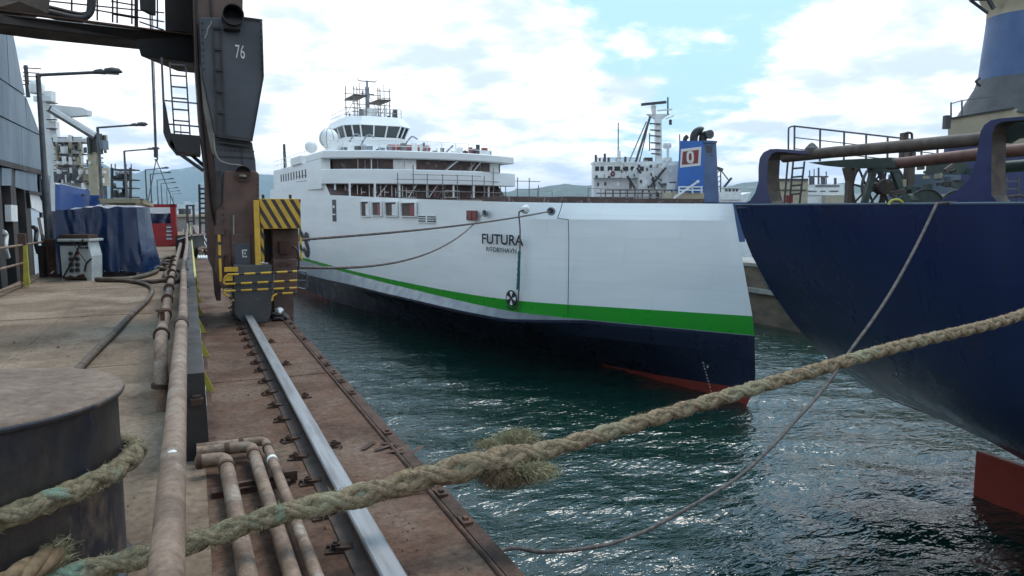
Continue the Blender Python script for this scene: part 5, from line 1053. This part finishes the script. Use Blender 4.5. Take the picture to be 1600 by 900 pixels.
    for k in range(20):
        def e(g, a, b): c = math.cos(g); s_ = math.sin(g); return P(1078.5 + a * math.copysign(abs(c) ** .55, c), 245.6 + b * math.copysign(abs(s_) ** .75, s_), FD - .12)
        g0, g1 = k * math.pi / 10, (k + 1) * math.pi / 10; m.prism([e(g0, 5.6, 9.6), e(g1, 5.6, 9.6), e(g1, 2.3, 6.3), e(g0, 2.3, 6.3)], FWD * .03)
    m.build('emblem_letter', 'white_mark', em); m = MB(); m.prism([P(1077, 251, FD - .12), P(1079, 249.5, FD - .12), P(1082, 255, FD - .12), P(1079, 256, FD - .12)], FWD * .03); m.build('emblem_tail', 'white_mark', em)
    part(f, 'exhaust_pipe', 'black', lambda m: m.tube(smoothpath([P(1084, 221, FD + 1), P(1084.5, 213, FD + 1), P(1088, 207, FD + 1), P(1094, 204, FD + 1), P(1097, 205, FD + 1)], 4), 0.55, 10), smooth=60); part(f, 'exhaust_pipe', 'black', lambda m: m.tube(smoothpath([P(1098, 221, FD + 1.5), P(1098.5, 214, FD + 1.5), P(1102, 211, FD + 1.5), P(1108, 210, FD + .8)], 4), .55, 10), smooth=60); part(f, 'exhaust_mouth', 'lamp_metal', lambda m: m.tube([P(1108, 210, FD + .75), P(1110, 210, FD + .5)], .6, 12)); part(f, 'exhaust_pipe', 'black', lambda m: m.tube(smoothpath([P(1070, 221, FD + 1), P(1071, 216, FD + 1), P(1074.5, 213, FD + 1)], 4), .3, 8), smooth=60)
    part(f, 'crane_arm', 'far_white', lambda m: m.bar(P(1052, 310, FD - 2), P(1090, 284, FD - 2), .24).bar(P(1088.5, 285, FD - 2.1), P(1092, 282.5, FD - 2.1), .32)); part(f, 'front_railing', 'far_white', lambda m: [m.bar(P(1060, v, FD - 1), P(1098, v, FD - 1), .18) for v in (292, 297)] + [m.bar(P(u, 291, FD - 1), P(u, 302, FD - 1), .18) for u in (1061, 1082, 1096)]); part(f, 'base_block', 'cream', lambda m: bpx(m, 1036, 301, 1100, 318, FD - .6, .5))
    # smaller ships further off
    def small(name, label, pos, parts):
        q = thing(name, label, 'ship', pos)
        for (n, mt, fn) in parts: part(q, n, mt, fn)
    E = 190; Q = lambda u, v, d=E: pt(u, v, d)
    small('white_trawler', 'small white ship with a lattice mast between the blue funnel and blue bow', Q(1150, 345), [('hull', 'far_white', lambda m: m.prism([Q(1118, 300), Q(1160, 304), Q(1174, 300), Q(1163, 320), (Q(1160, 345)), Q(1118, 345)], FWD * 8)), ('bridge', 'far_white', lambda m: bpx(m, 1132, 294, 1157, 302, E, 6)), ('house', 'far_white', lambda m: bpx(m, 1124, 300, 1158, 312, E - .5, 6)), ('bridge_roof', 'far_white', lambda m: bpx(m, 1130, 292.5, 1159, 294, E - .5, 7)),
        *[('window', 'navy_ink', (lambda u: lambda m: bpx(m, u, 295.5, u + 3, 299, E - .2, .2))(u)) for u in (1133.5, 1139, 1145, 1150)], ('lattice_mast', 'far_dark', lambda m: [m.bar(Q(u, 262), Q(u, 305), .25) for u in (1120, 1126)] + [m.bar(Q(1120, v), Q(1126, v - 4), .2) for v in (270, 278, 286, 294)] + [m.bar(Q(1118, 262), Q(1129, 266), .8)]), ('boom', 'far_dark', lambda m: m.bar(Q(1128, 268), Q(1138, 281), .25).bar(Q(1130, 294), Q(1143, 278), .5)), ('fender', 'far_dark', lambda m: bpx(m, 1146, 318, 1162, 323, E - 1, 1))])
    E2 = 260; Q2 = lambda u, v: pt(u, v, E2)
    small('white_passenger_ship', 'distant white ship with twin masts framed by the opening in the blue bulwark', Q2(1290, 345), [('hull', 'far_white', lambda m: bpx(m, 1253, 303, 1345, 340, E2, 10)), ('upper_house', 'far_white', lambda m: bpx(m, 1262, 288, 1318, 304, E2, 9)), ('lower_house', 'far_white', lambda m: bpx(m, 1256, 296, 1330, 305, E2 - .5, 9)), *[('window_row', 'far_dark', (lambda r_: lambda m: bpx(m, *r_, E2 - .7, .1))(r_)) for r_ in ((1274, 289.5, 1312, 291.5), (1262, 298, 1276, 299.5), (1282, 298, 1290, 299.5), (1296, 298, 1310, 299.5))],
        ('mast', 'lamp_metal', lambda m: [m.bar(Q2(u, v), Q2(u, 288), w) for u, v, w in ((1279, 262, .5), (1265, 266, .3), (1291, 268, .3), (1305, 278, .7), (1272, 264, .25))] + [m.bar(Q2(1263, 276), Q2(1294, 276), .5), m.bar(Q2(1268, 277), Q2(1268, 288), 1.2), m.bar(Q2(1286, 277), Q2(1286, 288), 1.2)]), ('lifeboat', 'cream', lambda m: bpx(m, 1290, 306, 1325, 318, E2 - 3, 3))])
    small('yellowish_shed', 'pale cream shed seen behind the ladder in the bulwark opening', Q2(1228, 345), [('wall', 'cream', lambda m: bpx(m, 1212, 281, 1262, 345, 200, 10)), ('roof', 'far_dark', lambda m: bpx(m, 1211, 279, 1263, 282, 199.5, 11)), ('band', 'far_dark', lambda m: bpx(m, 1214, 296, 1260, 298, 199.7, .3))])
build_far()

# ================================================================== LEFT SIDE OF THE DOCK
def build_lamps():
    t = thing('street_lamp', 'nearest and tallest looking grey lamp post beside the blue tarpaulin', 'street lamp', (-3.3, 22, 0), 'lamp posts along the dock')
    part(t, 'post', 'lamp_metal', lambda m: m.tube([(-3.3, 22, 0), (-3.3, 22, 2.4), (-3.3, 22, 2.45), (-3.3, 22, 5.02)], [.095, .095, .07, .055], 10), smooth=40)
    part(t, 'arm', 'lamp_metal', lambda m: m.tube([(-3.3, 22, 5.0), (-2.0, 22, 5.16)], .04, 8), smooth=40)
    h = part(t, 'lamp_head', 'lamp_metal', lambda m: m.tube([(-2.1, 22, 5.14), (-2.02, 22, 5.17), (-1.9, 22, 5.19), (-1.84, 22, 5.17), (-1.8, 22, 5.2), (-1.65, 22, 5.23), (-1.5, 22, 5.23), (-1.42, 22, 5.2)], [.04, .06, .075, .06, .08, .085, .07, .02], 10), smooth=60)
    m = MB(); m.box((-1.82, 21.94, 5.13), (-1.5, 22.06, 5.15)); m.build('lens', 'glass', h)
    part(t, 'base_plate', 'rust', lambda m: m.box((-3.5, 21.8, 0), (-3.1, 22.2, .03)))
    for y, lab in ((35.2, 'second lamp post, rising in front of the scaffold tower and beige cabin'), (49, 'third lamp post, right of the scaffold tower, its head touching the hoist ropes'), (72, 'fourth lamp post, left one of the first close pair above the red crate'), (81, 'fifth lamp post, right one of the first close pair above the red crate'), (98, 'sixth lamp post, left one of the second close pair above the red crate'), (112, 'seventh lamp post, right one of the second close pair above the red crate'), (140, 'eighth lamp post, first of the three smallest at the far end of the row'), (165, 'ninth lamp post, middle of the three smallest at the far end of the row'), (195, 'tenth and farthest lamp post, at the end of the row below the mountain')):
        dup(t, (-3.3, y, 0), lab)
build_lamps()

def build_shed():
    X = -4.7; t = thing('plated_shed', 'tall blue grey plated wall with dark open framing below at the left edge', 'building', (X, 24, 0))
    tp = lambda n, mt, fn, **k: part(t, n, mt, fn, **k)
    tp('back_wall', 'shed_dark', lambda m: m.box((-6.2, 10, WATER), (-5.4, 32.5, 5.0)))
    yend = lambda z: lerp([(2.9, 31.3), (3.9, 31.2), (4.6, 30.2), (5.3, 27.9), (7.5, 26.2), (9, 25.6)], z)
    r = random.Random(12)
    for zi, (z0, z1) in enumerate(((3.02, 4.22), (4.24, 5.24), (5.26, 7.2), (7.22, 9.6))):
        y = 11.0 + zi * .8
        while y < yend((z0 + z1) / 2) - .4:
            ye0, ye1 = min(y + 3.3, yend(z0)), min(y + 3.3, yend(z1)); dx = .05 * zi + r.uniform(0, .012)
            tp('wall_plate', 'shed_blue', lambda m: m.prism([(X + dx, y, z0), (X + dx, ye0 - .015, z0), (X + dx + .03, ye1 - .015, z1), (X + dx + .03, y, z1)], (-.12, 0, 0)), bevel=.006); y += 3.3
    tp('plate_backing', 'shed_dark', lambda m: m.prism([(X - .1, 11, 3.0), (X - .1, 31.2, 3.0), (X - .1, 30.2, 4.6), (X - .1, 27.8, 5.3), (X - .1, 25.5, 9.5), (X - .1, 11, 9.5)], (-.6, 0, 0)))
    tp('lower_beam', 'shed_dark', lambda m: m.box((X - .1, 11, 2.86), (X + .06, 31.3, 3.02)))
    for (u0, u1) in ((-6, 4), (19, 27), (40, 46), (76, 80)):
        a, b = gx(u0, 330, X), gx(u1, 330, X); tp('column', 'shed_dark', lambda m: m.box((X - .3, a.y, -1), (X, b.y, 2.9)))
    for (pts, mt) in (([(3, 262), (18, 264), (18, 290), (3, 290)], 'shed_blue'), ([(24, 266), (58, 271), (58, 300), (36, 296), (24, 292)], 'shed_blue'), ([(64, 272), (79, 275), (79, 372), (70, 370), (66, 330)], 'shed_blue'), ([(45, 302), (60, 303), (74, 335), (60, 330), (45, 322)], 'far_white')):
        tp('hanging_panel', mt, lambda m: m.prism([gx(u, v, X + .02) for u, v in pts], (-.05, 0, 0)))
    tp('window_frame', 'black', lambda m: [m.bar(gx(*a, X + .05), gx(*b, X + .05), .10) for a, b in (((43, 300), (64, 303)), ((64, 303), (76, 333)), ((43, 300), (46, 325)))])
    tp('junction_box', 'far_white', lambda m: m.prism([gx(u, v, X + .1) for u, v in ((17, 320), (27, 321), (28, 346), (18, 346))], (-.15, 0, 0)))
    tp('white_cover', 'far_white', lambda m: m.prism([gx(u, v, X + .1) for u, v in ((63, 340), (78, 341), (78, 362), (73, 376), (68, 366))], (-.1, 0, 0)))
    for k, (u, v) in enumerate(((4, 362), (52, 355), (68, 390), (30, 372))): tp('pipework', 'shed_dark' if k else 'far_white', lambda m: m.tube(smoothpath([gx(u, v, X), gx(u + 5, v + 5, X), gx(u + 4, v + 24, X), gx(u + 8, v + 40, X)], 4), .07, 7), smooth=60)
    tp('dock_ledge', 'shed_dark', lambda m: m.box((-5.4, 10, -1.4), (-3.9, 34, -1.2)))
build_shed()

def build_dock_items():
    # railing at the dock's left edge
    t = thing('railing', 'pale pipe railing with one yellow post at the left edge of the dock', 'railing', (-3.35, 18.5, 0))
    part(t, 'yellow_post', 'yellow_green', lambda m: m.prism([gy(36, 384, 18.5), gy(41.5, 383, 18.5), gy(46, 447, 18.5), gy(36.5, 449, 18.5)], (0, .1, 0)))
    for (a, b, mt) in (((-40, 394), (68, 378), 'dust_pipe'), ((-40, 431), (40, 410), 'dust_pipe'), ((-40, 468), (62, 434), 'dust_pipe'), ((14, 450), (62, 436), 'far_white')):
        A, B = gx(*a, -3.35), gx(*b, -3.35); part(t, 'rail', mt, lambda m: m.tube([A, B], .026 if mt != 'far_white' else .02, 8), smooth=60)
    part(t, 'end_post', 'crane_brown', lambda m: m.box((-3.42, 18.9, 0), (-3.28, 19.05, 1.15)))
    b = thing('dark_steel_box', 'dark brown steel locker standing left of the white control cabinet', 'locker', gz(82, 440))
    part(b, 'body', 'crane_brown', lambda m: bpx(m, 70, 378, 97, 437, 18.2, .6), bevel=.02); part(b, 'door', 'rust', lambda m: bpx(m, 76, 384, 94, 430, 18.17, .03)); part(b, 'post', 'crane_dark', lambda m: bpx(m, 60, 384, 68, 441, 18.0, .12)); part(b, 'rag', 'far_white', lambda m: m.obox(pt(79, 428, 17.9), RIGHT * .08 + UP * .05, FWD * .02, UP * .03)); part(b, 'lid', 'rust', lambda m: bpx(m, 68, 374, 98, 379, 18.15, .7))
    # white control cabinet
    D = 17.3; c = thing('control_cabinet', 'dirty white electrical cabinet with round black sockets in front of the blue tarpaulin', 'cabinet', gz(118, 438))
    cp = lambda n, mt, fn, **k: part(c, n, mt, fn, **k)
    cp('body', 'cabinet', lambda m: m.prism([pt(93, 384, D), pt(137, 384, D), pt(139, 434, D), pt(97, 433, D)], FWD * .5), bevel=.012); cp('side_wing', 'cabinet', lambda m: m.prism([pt(137, 378, D - .02), pt(143, 400, D - .02), pt(143.5, 440, D - .02), pt(136, 440, D - .02)], FWD * .45)); cp('top_tray', 'cabinet', lambda m: bpx(m, 89, 373.5, 139, 377.5, D - .06, .62), bevel=.01); cp('dark_slot', 'black', lambda m: bpx(m, 91, 377.5, 137, 382, D - .01, .4)); cp('rust_pan', 'rust', lambda m: bpx(m, 93, 367, 138, 373.5, D + .05, .4)); cp('skirt_rust', 'rust', lambda m: m.prism([pt(u, v, D - .012) for u, v in ((98, 436), (99, 431), (104, 433), (110, 430), (118, 433), (124, 429), (131, 428), (134, 436))], FWD * .01))
    for k, (u, v) in enumerate(((111, 396), (121.5, 395.5), (112, 405), (121.5, 404.5), (112, 413.5), (122, 413.5), (113, 422.5), (122, 422))):
        p = pt(u, v, D - .012); cp('socket', 'red_paint' if k == 1 else 'lamp_metal', lambda m: m.cyl(p, p - FWD * .045, .052 if k > 1 else .045, 12)); cp('socket_hole', 'black', lambda m: m.cyl(p - FWD * .04, p - FWD * .05, .03, 10))
    for u in (125, 129, 133, 135.5): cp('small_switch', 'black', lambda m: bpx(m, u, 385.5, u + 2, 388.5, D - .025, .02))
    cp('leg', 'cabinet', lambda m: bpx(m, 97, 432, 101, 442, D, .1)); cp('leg', 'cabinet', lambda m: bpx(m, 136, 432, 143, 441, D, .1))
    cp('cable', 'black', lambda m: m.tube(smoothpath([pt(130, 374, D - .1), pt(124, 384, D - .12), pt(116, 402, D - .1), pt(108, 417, D - .1), pt(98, 434, D - .1)], 5), .02, 6), smooth=60); cp('cable', 'black', lambda m: m.tube(smoothpath([pt(112, 376, D - .1), pt(122, 392, D - .1), pt(136, 412, D - .1)], 5), .009, 6)); cp('cable', 'black', lambda m: m.tube(smoothpath([pt(143, 404, D - .1), pt(135, 412, D - .1), pt(132, 424, D - .1)], 5), .02, 6), smooth=60)
    # stack under blue tarpaulin
    tp = thing('tarpaulin_stack', 'tall pile of gear wrapped in a creased dark blue tarpaulin', 'tarpaulin', (-1.8, 21.5, 0))
    y0 = 20.7; xl, xr = gy(92, 400, y0).x, gy(218, 400, y0 + .2).x
    def sheet(m):
        plan = [(xl, y0 + 2.6), (xl, y0 + 1.3), (xl, y0)] + [(xl + (xr - xl) * k / 40, y0) for k in range(1, 41)] + [(xr + .12, y0 + .5), (xr + .16, y0 + 1.0), (xr + .18, y0 + 1.6), (xr + .18, y0 + 2.6)]
        rows = []
        cx, cy = (xl + xr) / 2, y0 + 1.3
        for j in range(26):
            f = j / 25; z = .10 + 1.62 * f; row = []
            for k, (x, y) in enumerate(plan):
                out = Vector((x - cx, (y - cy), 0)); out.normalize()
                fold = .12 * (1 - f * .5) * mnoise.noise((k * .2, f * .5, 3)) + .022 * math.sin(k * .55 + 1.4 * mnoise.noise((k * .1, f * .8, 9))) * (1 - f) ** .7 + .02 * mnoise.noise((k * .5 + f * 4, f * 3 - k * .12, 7)); flare = .22 * (1 - f) ** 1.6 * max(0, (k - 36) / 8) + .05 * (1 - f)
                zz = z + (.04 * mnoise.noise((k * .2, 5, 1)) if j == 25 else 0) - (.14 if k < 16 and j == 25 else 0) * (1 - k / 16)
                zz += (.22 * max(0, mnoise.noise((k * .35, 2, 4))) if j == 0 else 0); row.append(Vector((x, y, zz)) + out * (fold + flare))
            rows.append(row)
        for s_ in (.8, .5, .15): rows.append([Vector((cx + (p.x - cx) * s_, cy + (p.y - cy) * s_, p.z + .03 + .03 * mnoise.noise((p.x * 2, p.y * 2, s_)))) for p in rows[25]])
        m.grid(rows)
    part(tp, 'sheet', 'tarp', sheet, smooth=70, normals=False); part(tp, 'pallet', 'crane_dark', lambda m: m.box((xl + .1, y0 + .12, 0), (xr - .1, y0 + 2.4, .13))); part(tp, 'foot_block', 'far_white', lambda m: m.box((xr - .08, y0 + .0, 0), (xr + .0, y0 + .1, .13)))
    # cabin, scaffold tower and other things behind the tarpaulin
    cb = thing('beige_cabin', 'low beige cabin with an overhanging flat roof behind the blue tarpaulin', 'cabin', gz(190, 400))
    part(cb, 'wall', 'cream', lambda m: bpx(m, 160, 316, 214, 400, 30, .9)); part(cb, 'roof', 'cream', lambda m: m.prism([pt(155, 310, 29.5), pt(215, 310, 29.5), pt(231, 318, 31), pt(231, 323, 31), pt(213, 317, 29.5), pt(157, 317, 29.5)], FWD * .5)); part(cb, 'window_strip', 'navy_ink', lambda m: bpx(m, 174, 323, 202, 330, 29.95, .1)); part(cb, 'end_wall', 'concrete_far', lambda m: m.prism([pt(214.5, 317, 30), pt(229, 322, 31), pt(229, 400, 31), pt(214.5, 400, 30)], FWD * .1))
    s = thing('scaffold_rack', 'dark steel rack of shelves full of gear beside the second lamp post', 'rack', pt(190, 380, 46))
    for u in (175, 204): 
        for k in (0, 2): part(s, 'upright', 'far_dark', lambda m: m.bar(pt(u, 262, 46 + k), pt(u, 395, 46 + k), .12))
    for v in (264, 280, 293, 307): part(s, 'shelf', 'far_dark', lambda m: bpx(m, 173, v, 206, v + 2, 45.9, 1.0))
    r = random.Random(31)
    for i in range(26): u = r.uniform(177, 200); v = r.choice((280, 293, 307)); part(s, 'stored_part', 'far_dark', lambda m: m.bar(pt(u, v, 46.5), pt(u + r.uniform(-3, 3), v - r.uniform(4, 11), 46.5 + r.random()), r.uniform(.05, .22)))
    for u in (174, 180, 197, 205): part(s, 'top_post', 'lamp_metal', lambda m: m.bar(pt(u, 256, 46), pt(u, 265, 46), .05))
    rc = thing('red_crate', 'red framed lifting crate with a blue sheet inside, hung on the hoist slings', 'crate', gz(252, 386))
    for (a, b, c_, d) in ((228, 321, 233, 384), (267, 319, 275, 384), (228, 319, 275, 324), (230, 380, 275, 385)): part(rc, 'frame_bar', 'red_paint', lambda m: bpx(m, a, b, c_, d, 32.8, .12))
    part(rc, 'red_panel', 'red_paint', lambda m: bpx(m, 233, 349, 268, 381, 32.86, .05)); part(rc, 'back_panel', 'far_white', lambda m: bpx(m, 231, 322, 270, 350, 34.2, .05)); part(rc, 'blue_sheet', 'tarp', lambda m: m.grid([[pt(231 + 4 * k, 333 + (j * 4) + (2 + 2 * j) * math.sin(k * .35) * (1 if j else .4), 33 + .12 * math.sin(k * 1.3 + j)) for k in range(10)] for j in range(5)]), smooth=70)
    for v in (352, 358, 364, 370): part(rc, 'louvre', 'blue_grey', lambda m: bpx(m, 260, v, 269, v + 2.6, 32.8, .04)); part(rc, 'louvre_edge', 'far_white', lambda m: bpx(m, 260, v + 2.6, 269, v + 4, 32.8, .04))
    for u in (233, 264): part(rc, 'foot', 'crane_dark', lambda m: bpx(m, u, 384, u + 9, 387, 32.8, .3))
    hk = thing('hoist_hook', 'hoist cables with a hook and splayed slings hanging above the red crate', 'hoist', pt(243, 240, 33))
    for (a, b) in (((232, -30), (242, 232)), ((236.5, -30), (244.5, 232)), ((234, -30), (243, 232))): part(hk, 'cable', 'lamp_metal', lambda m: m.tube([pt(*a, 33), pt(*b, 33)], .022, 5))
    part(hk, 'hook_block', 'far_dark', lambda m: m.bar(pt(243.5, 230, 33), pt(243.8, 246, 33), .16, .12)); part(hk, 'hook', 'far_dark', lambda m: m.tube(smoothpath([pt(244, 245, 33), pt(246, 248, 33), pt(244.5, 251, 33), pt(242, 249, 33)], 4), .03, 6))
    for (u, v, d) in ((230, 321, 32.85), (272, 319, 32.85)): part(hk, 'sling', 'lamp_metal', lambda m: m.tube([pt(244, 249, 33), pt(u, v, d)], .022, 5))
    db = thing('dark_bin', 'dark steel bin with a sloping lid standing beside the red crate', 'bin', gz(285, 402))
    part(db, 'body', 'far_dark', lambda m: bpx(m, 274, 369, 297, 403, 25.4, 1.2), bevel=.02); part(db, 'lid', 'crane_brown', lambda m: m.prism([pt(273, 368, 25.3), pt(298, 366, 25.3), pt(300, 369, 25.3), pt(275, 374, 25.3)], FWD * 1.3)); part(db, 'lever', 'far_white', lambda m: m.bar(pt(278, 374, 25.2), pt(297, 368, 25.2), .04)); 
    for v in (380, 388): part(db, 'rib', 'crane_brown', lambda m: bpx(m, 275, v, 296, v + 2, 25.36, .04))
    hs = thing('far_hut', 'small beige hut at the far end of the dock below the smallest lamps', 'hut', gz(284, 372))
    part(hs, 'wall', 'concrete_far', lambda m: bpx(m, 275, 338, 292, 362, 44, 3)); part(hs, 'roof', 'cream', lambda m: bpx(m, 274, 335, 293, 339, 43.8, 3.4)); part(hs, 'vent', 'far_dark', lambda m: bpx(m, 279, 326, 287, 335, 44.5, 1))
    fr = thing('steel_gantry', 'dark upright steel gantry standing beside the far end of the pipes', 'frame', pt(296, 372, 40))
    for (a, b, c_, d) in ((291, 320, 294, 366), (301, 320, 303.5, 366), (291, 320, 303, 322.5), (292, 345, 303, 347)): part(fr, 'frame_bar', 'far_dark', lambda m: bpx(m, a, b, c_, d, 40, .12))
    ld = thing('access_ladder', 'tall dark ladder standing at the back edge of the crane leg', 'ladder', pt(316, 352, 30))
    for u in (311.5, 321): part(ld, 'stile', 'far_dark', lambda m: m.bar(pt(u, 288, 30), pt(u + 1.5, 372, 30), .07))
    for k in range(8): part(ld, 'rung', 'far_dark', lambda m: m.bar(pt(311.5, 295 + k * 7.6, 30), pt(321.5, 295 + k * 7.6, 30), .07))
    jk = thing('girder_pile', 'heap of rusty girders and pipes lying on the rail bed behind the crane', 'scrap pile', gz(318, 406))
    for i in range(9):
        a = pt(r.uniform(303, 314), r.uniform(352, 366), 34); b = pt(r.uniform(308, 328), r.uniform(392, 404), 25); part(jk, 'girder', ['rust', 'crane_brown', 'dust_pipe', 'far_white'][i % 4], lambda m: m.bar(a, b, r.uniform(.06, .16)))
    part(jk, 'pile_block', 'crane_brown', lambda m: bpx(m, 308, 388, 325, 406, 25.5, 1.5)); 
    for k in range(4): part(jk, 'pipe_end', 'far_white', lambda m: m.tube([pt(311 + 4 * k, 398, 25.2), pt(310 + 4 * k, 404, 24.6)], .045, 8))
    # hoses
    def hose(label, pxs, r_, mt='rope_dark'):
        m = MB(); m.tube(smoothpath([gz(u, v, r_) for u, v in pxs], 6), r_, 9); return tag(m.build('hose', mt, smooth=60), label, 'hose')
    mat('hose', (.125, .09, .066), (.075, .055, .042), .8, scale=6, bump=.3, bscale=50)
    hose('thick dusty hose snaking across the open deck towards the bollard', [(84, 625), (108, 594), (128, 571), (150, 548), (180, 519), (206, 491), (228, 471), (238, 455), (232, 446), (210, 440), (185, 438), (150, 437)], .043, 'hose')
    hose('hose lying along the foot of the blue tarpaulin stack', [(150, 436.5), (185, 437), (215, 433), (240, 426), (246, 420), (238, 418)], .055, 'hose')
    hose('looped hose heaped right of the blue tarpaulin', [(246, 420), (262, 421), (274, 427), (280, 434), (272, 440), (262, 436), (258, 428), (266, 423), (278, 424)], .055, 'hose')
    hose('far coil of hose lying on the deck below the red crate', [(248, 406), (262, 402), (274, 405), (264, 409), (252, 408), (250, 411), (264, 413), (272, 415), (258, 418)], .055, 'hose')
    hose('straight hose lying between the tarpaulin and the long pipe', [(205, 440), (235, 440), (258, 438), (272, 441)], .05, 'hose')
build_dock_items()

def build_left_ships():
    D = 62; P = lambda u, v, d=D: pt(u, v, d)
    s = thing('docked_ship', 'white ship superstructure with a deck crane behind the plated wall', 'ship', P(120, 420))
    sp = lambda n, mt, fn, **k: part(s, n, mt, fn, **k)
    sp('house', 'far_white', lambda m: bpx(m, 84, 222, 126, 330, D, .6)); sp('upper_house', 'far_white', lambda m: bpx(m, 71, 158, 83, 330, D, .8)); sp('bridge_top', 'far_white', lambda m: bpx(m, 52, 150, 80, 158, D - 1, .6)); sp('hull_dark', 'far_dark', lambda m: bpx(m, 80, 285, 164, 400, D + 1, .6))
    for v in (222, 240, 258, 272): sp('deck_edge', 'far_dark', lambda m: bpx(m, 84, v, 130, v + 1.6, D - .8, .8)); sp('deck_rail', 'lamp_metal', lambda m: m.bar(P(84, v - 7, D - .8), P(128, v - 7, D - .8), .07))
    for (u, v) in ((92, 228), (104, 229), (116, 228), (90, 246), (103, 247), (118, 246), (92, 263), (106, 264)): sp('porthole', 'far_dark', lambda m: bpx(m, u, v, u + 4, v + 5, D - .1, .1))
    for u in (87, 109, 124): sp('stanchion', 'cream', lambda m: bpx(m, u, 222, u + 3, 285, D - 1, .3))
    sp('crane_jib', 'lamp_metal', lambda m: m.bar(P(78, 170, D - 3), P(150, 214, D - 3), .3, .55)); sp('jib_face', 'far_white', lambda m: m.bar(P(80, 169.5, D - 3.2), P(148, 211, D - 3.2), .1, .32)); sp('upper_jib', 'far_white', lambda m: m.prism([P(76, 163, D - 2), P(128, 168, D - 2), P(136, 172, D - 2), P(136, 180, D - 2), P(84, 184, D - 2)], FWD * .7)); sp('crane_post', 'cream', lambda m: bpx(m, 139, 238, 152, 330, D - 3, .5)); sp('crane_cab', 'far_dark', lambda m: bpx(m, 138, 208, 154, 238, D - 3, .6)); sp('cab_box', 'shed_blue', lambda m: bpx(m, 151, 219, 161, 233, D - 3.2, .8)); sp('green_lamp', 'old_green', lambda m: bpx(m, 136, 214, 140, 240, D - 3.3, .3)); sp('jib_strut', 'far_white', lambda m: m.bar(P(85, 190), P(87, 222), .5).bar(P(88, 219), P(140, 220), .35)); sp('crane_foot', 'cream', lambda m: bpx(m, 130, 262, 160, 290, D - 2, 1))
    for k in range(6): sp('ladder_rung', 'lamp_metal', lambda m: m.bar(P(156, 240 + k * 7, D - 2.5), P(161, 240 + k * 7, D - 2.5), .1))
    sp('mast', 'far_dark', lambda m: m.bar(P(40, 102), P(44, 152), .22)); 
    for k, v in enumerate((106, 113, 119, 126, 132)): sp('yard', 'lamp_metal', lambda m: m.bar(P(36, v), P(64 - 3 * (k % 2), v + 1.5), .08))
    sp('radome', 'far_white', lambda m: m.lathe([(0, .0), (.55, .1), (.6, .7), (.4, 1.1), (0, 1.2)], P(58.5, 148), 14), smooth=60); sp('roof_house', 'far_white', lambda m: bpx(m, 60, 142, 80, 152, D, .6)); sp('tank', 'lamp_metal', lambda m: bpx(m, 84, 268, 126, 285, D - 1.5, .6))
    r = random.Random(17)
    for i in range(70):
        u = r.uniform(82, 164); v = r.choice((222, 240, 258, 272, 286, 300)) - r.uniform(0, 2); w = r.uniform(1.0, 5); h = r.uniform(3, 13)
        sp('deck_fitting', r.choice(('far_white', 'far_white', 'lamp_metal', 'cream', 'far_white', 'far_dark')), lambda m: bpx(m, u, v - h, u + w, v, D - 1 - r.random() * 2.2, .25))
    for i in range(16):
        u = r.uniform(84, 160); v = r.uniform(225, 290); sp('pipe', r.choice(('far_dark', 'lamp_metal', 'far_white')), lambda m: m.bar(P(u, v, D - 2), P(u + r.uniform(-12, 16), v + r.choice((0, 0, 9, -14)), D - 2), .12))
    for v in (160, 172, 186, 200): sp('wing_step', 'far_dark', lambda m: bpx(m, 72, v, 86, v + 1.3, D - .6, .4))
    b = thing('blue_hull_block', 'bright blue painted steel hull block standing behind the tarpaulin stack', 'hull block', pt(110, 400, 36))
    part(b, 'large_plate', 'ship_blue', lambda m: m.prism([pt(86, 287, 36), pt(133, 297, 40), pt(133, 400, 40), pt(86, 400, 36)], FWD * .4)); part(b, 'small_plate', 'ship_blue', lambda m: m.prism([pt(141, 305, 40), pt(160, 305, 40), pt(160, 400, 40), pt(141, 400, 40)], FWD * .4)); part(b, 'plate_edge', 'far_white', lambda m: m.bar(pt(86, 286.5, 35.9), pt(133, 296.5, 39.9), .07))
    for (u, v, w, h) in ((88, 312, 4, 10), (94, 315, 5, 8), (101, 306, 3, 16), (106, 310, 6, 12)): part(b, 'rust_patch', 'rust', lambda m: m.prism([pt(u, v, 36 - .05 + 4 * (u - 86) / 47), pt(u + w, v + .5, 36 - .05 + 4 * (u + w - 86) / 47), pt(u + w, v + h, 36 - .05 + 4 * (u + w - 86) / 47), pt(u, v + h, 36 - .05 + 4 * (u - 86) / 47)], FWD * .03))
    for (u, v) in ((127, 303), (150, 310)): part(b, 'lifting_eye', 'far_dark', lambda m: bpx(m, u, v, u + 3, v + 4, 38.6, .2))
build_left_ships()

# ================================================================== HAZE over the water
def build_haze():
    m = bpy.data.materials.new('haze'); m.use_nodes = True; N, L = m.node_tree.nodes, m.node_tree.links
    N.remove(N['Principled BSDF']); v = N.new('ShaderNodeVolumePrincipled'); v.inputs['Density'].default_value = .00010; v.inputs['Color'].default_value = (.62, .80, 1, 1); v.inputs['Anisotropy'].default_value = .2
    L.new(v.outputs[0], N['Material Output'].inputs['Volume']); MATS['haze'] = m
    q = MB(); q.box((-14800, -14800, -14), (14800, 14800, 420)); tag(q.build('haze', 'haze', org=Vector((0, 0, 0))), kind='stuff')
build_haze()
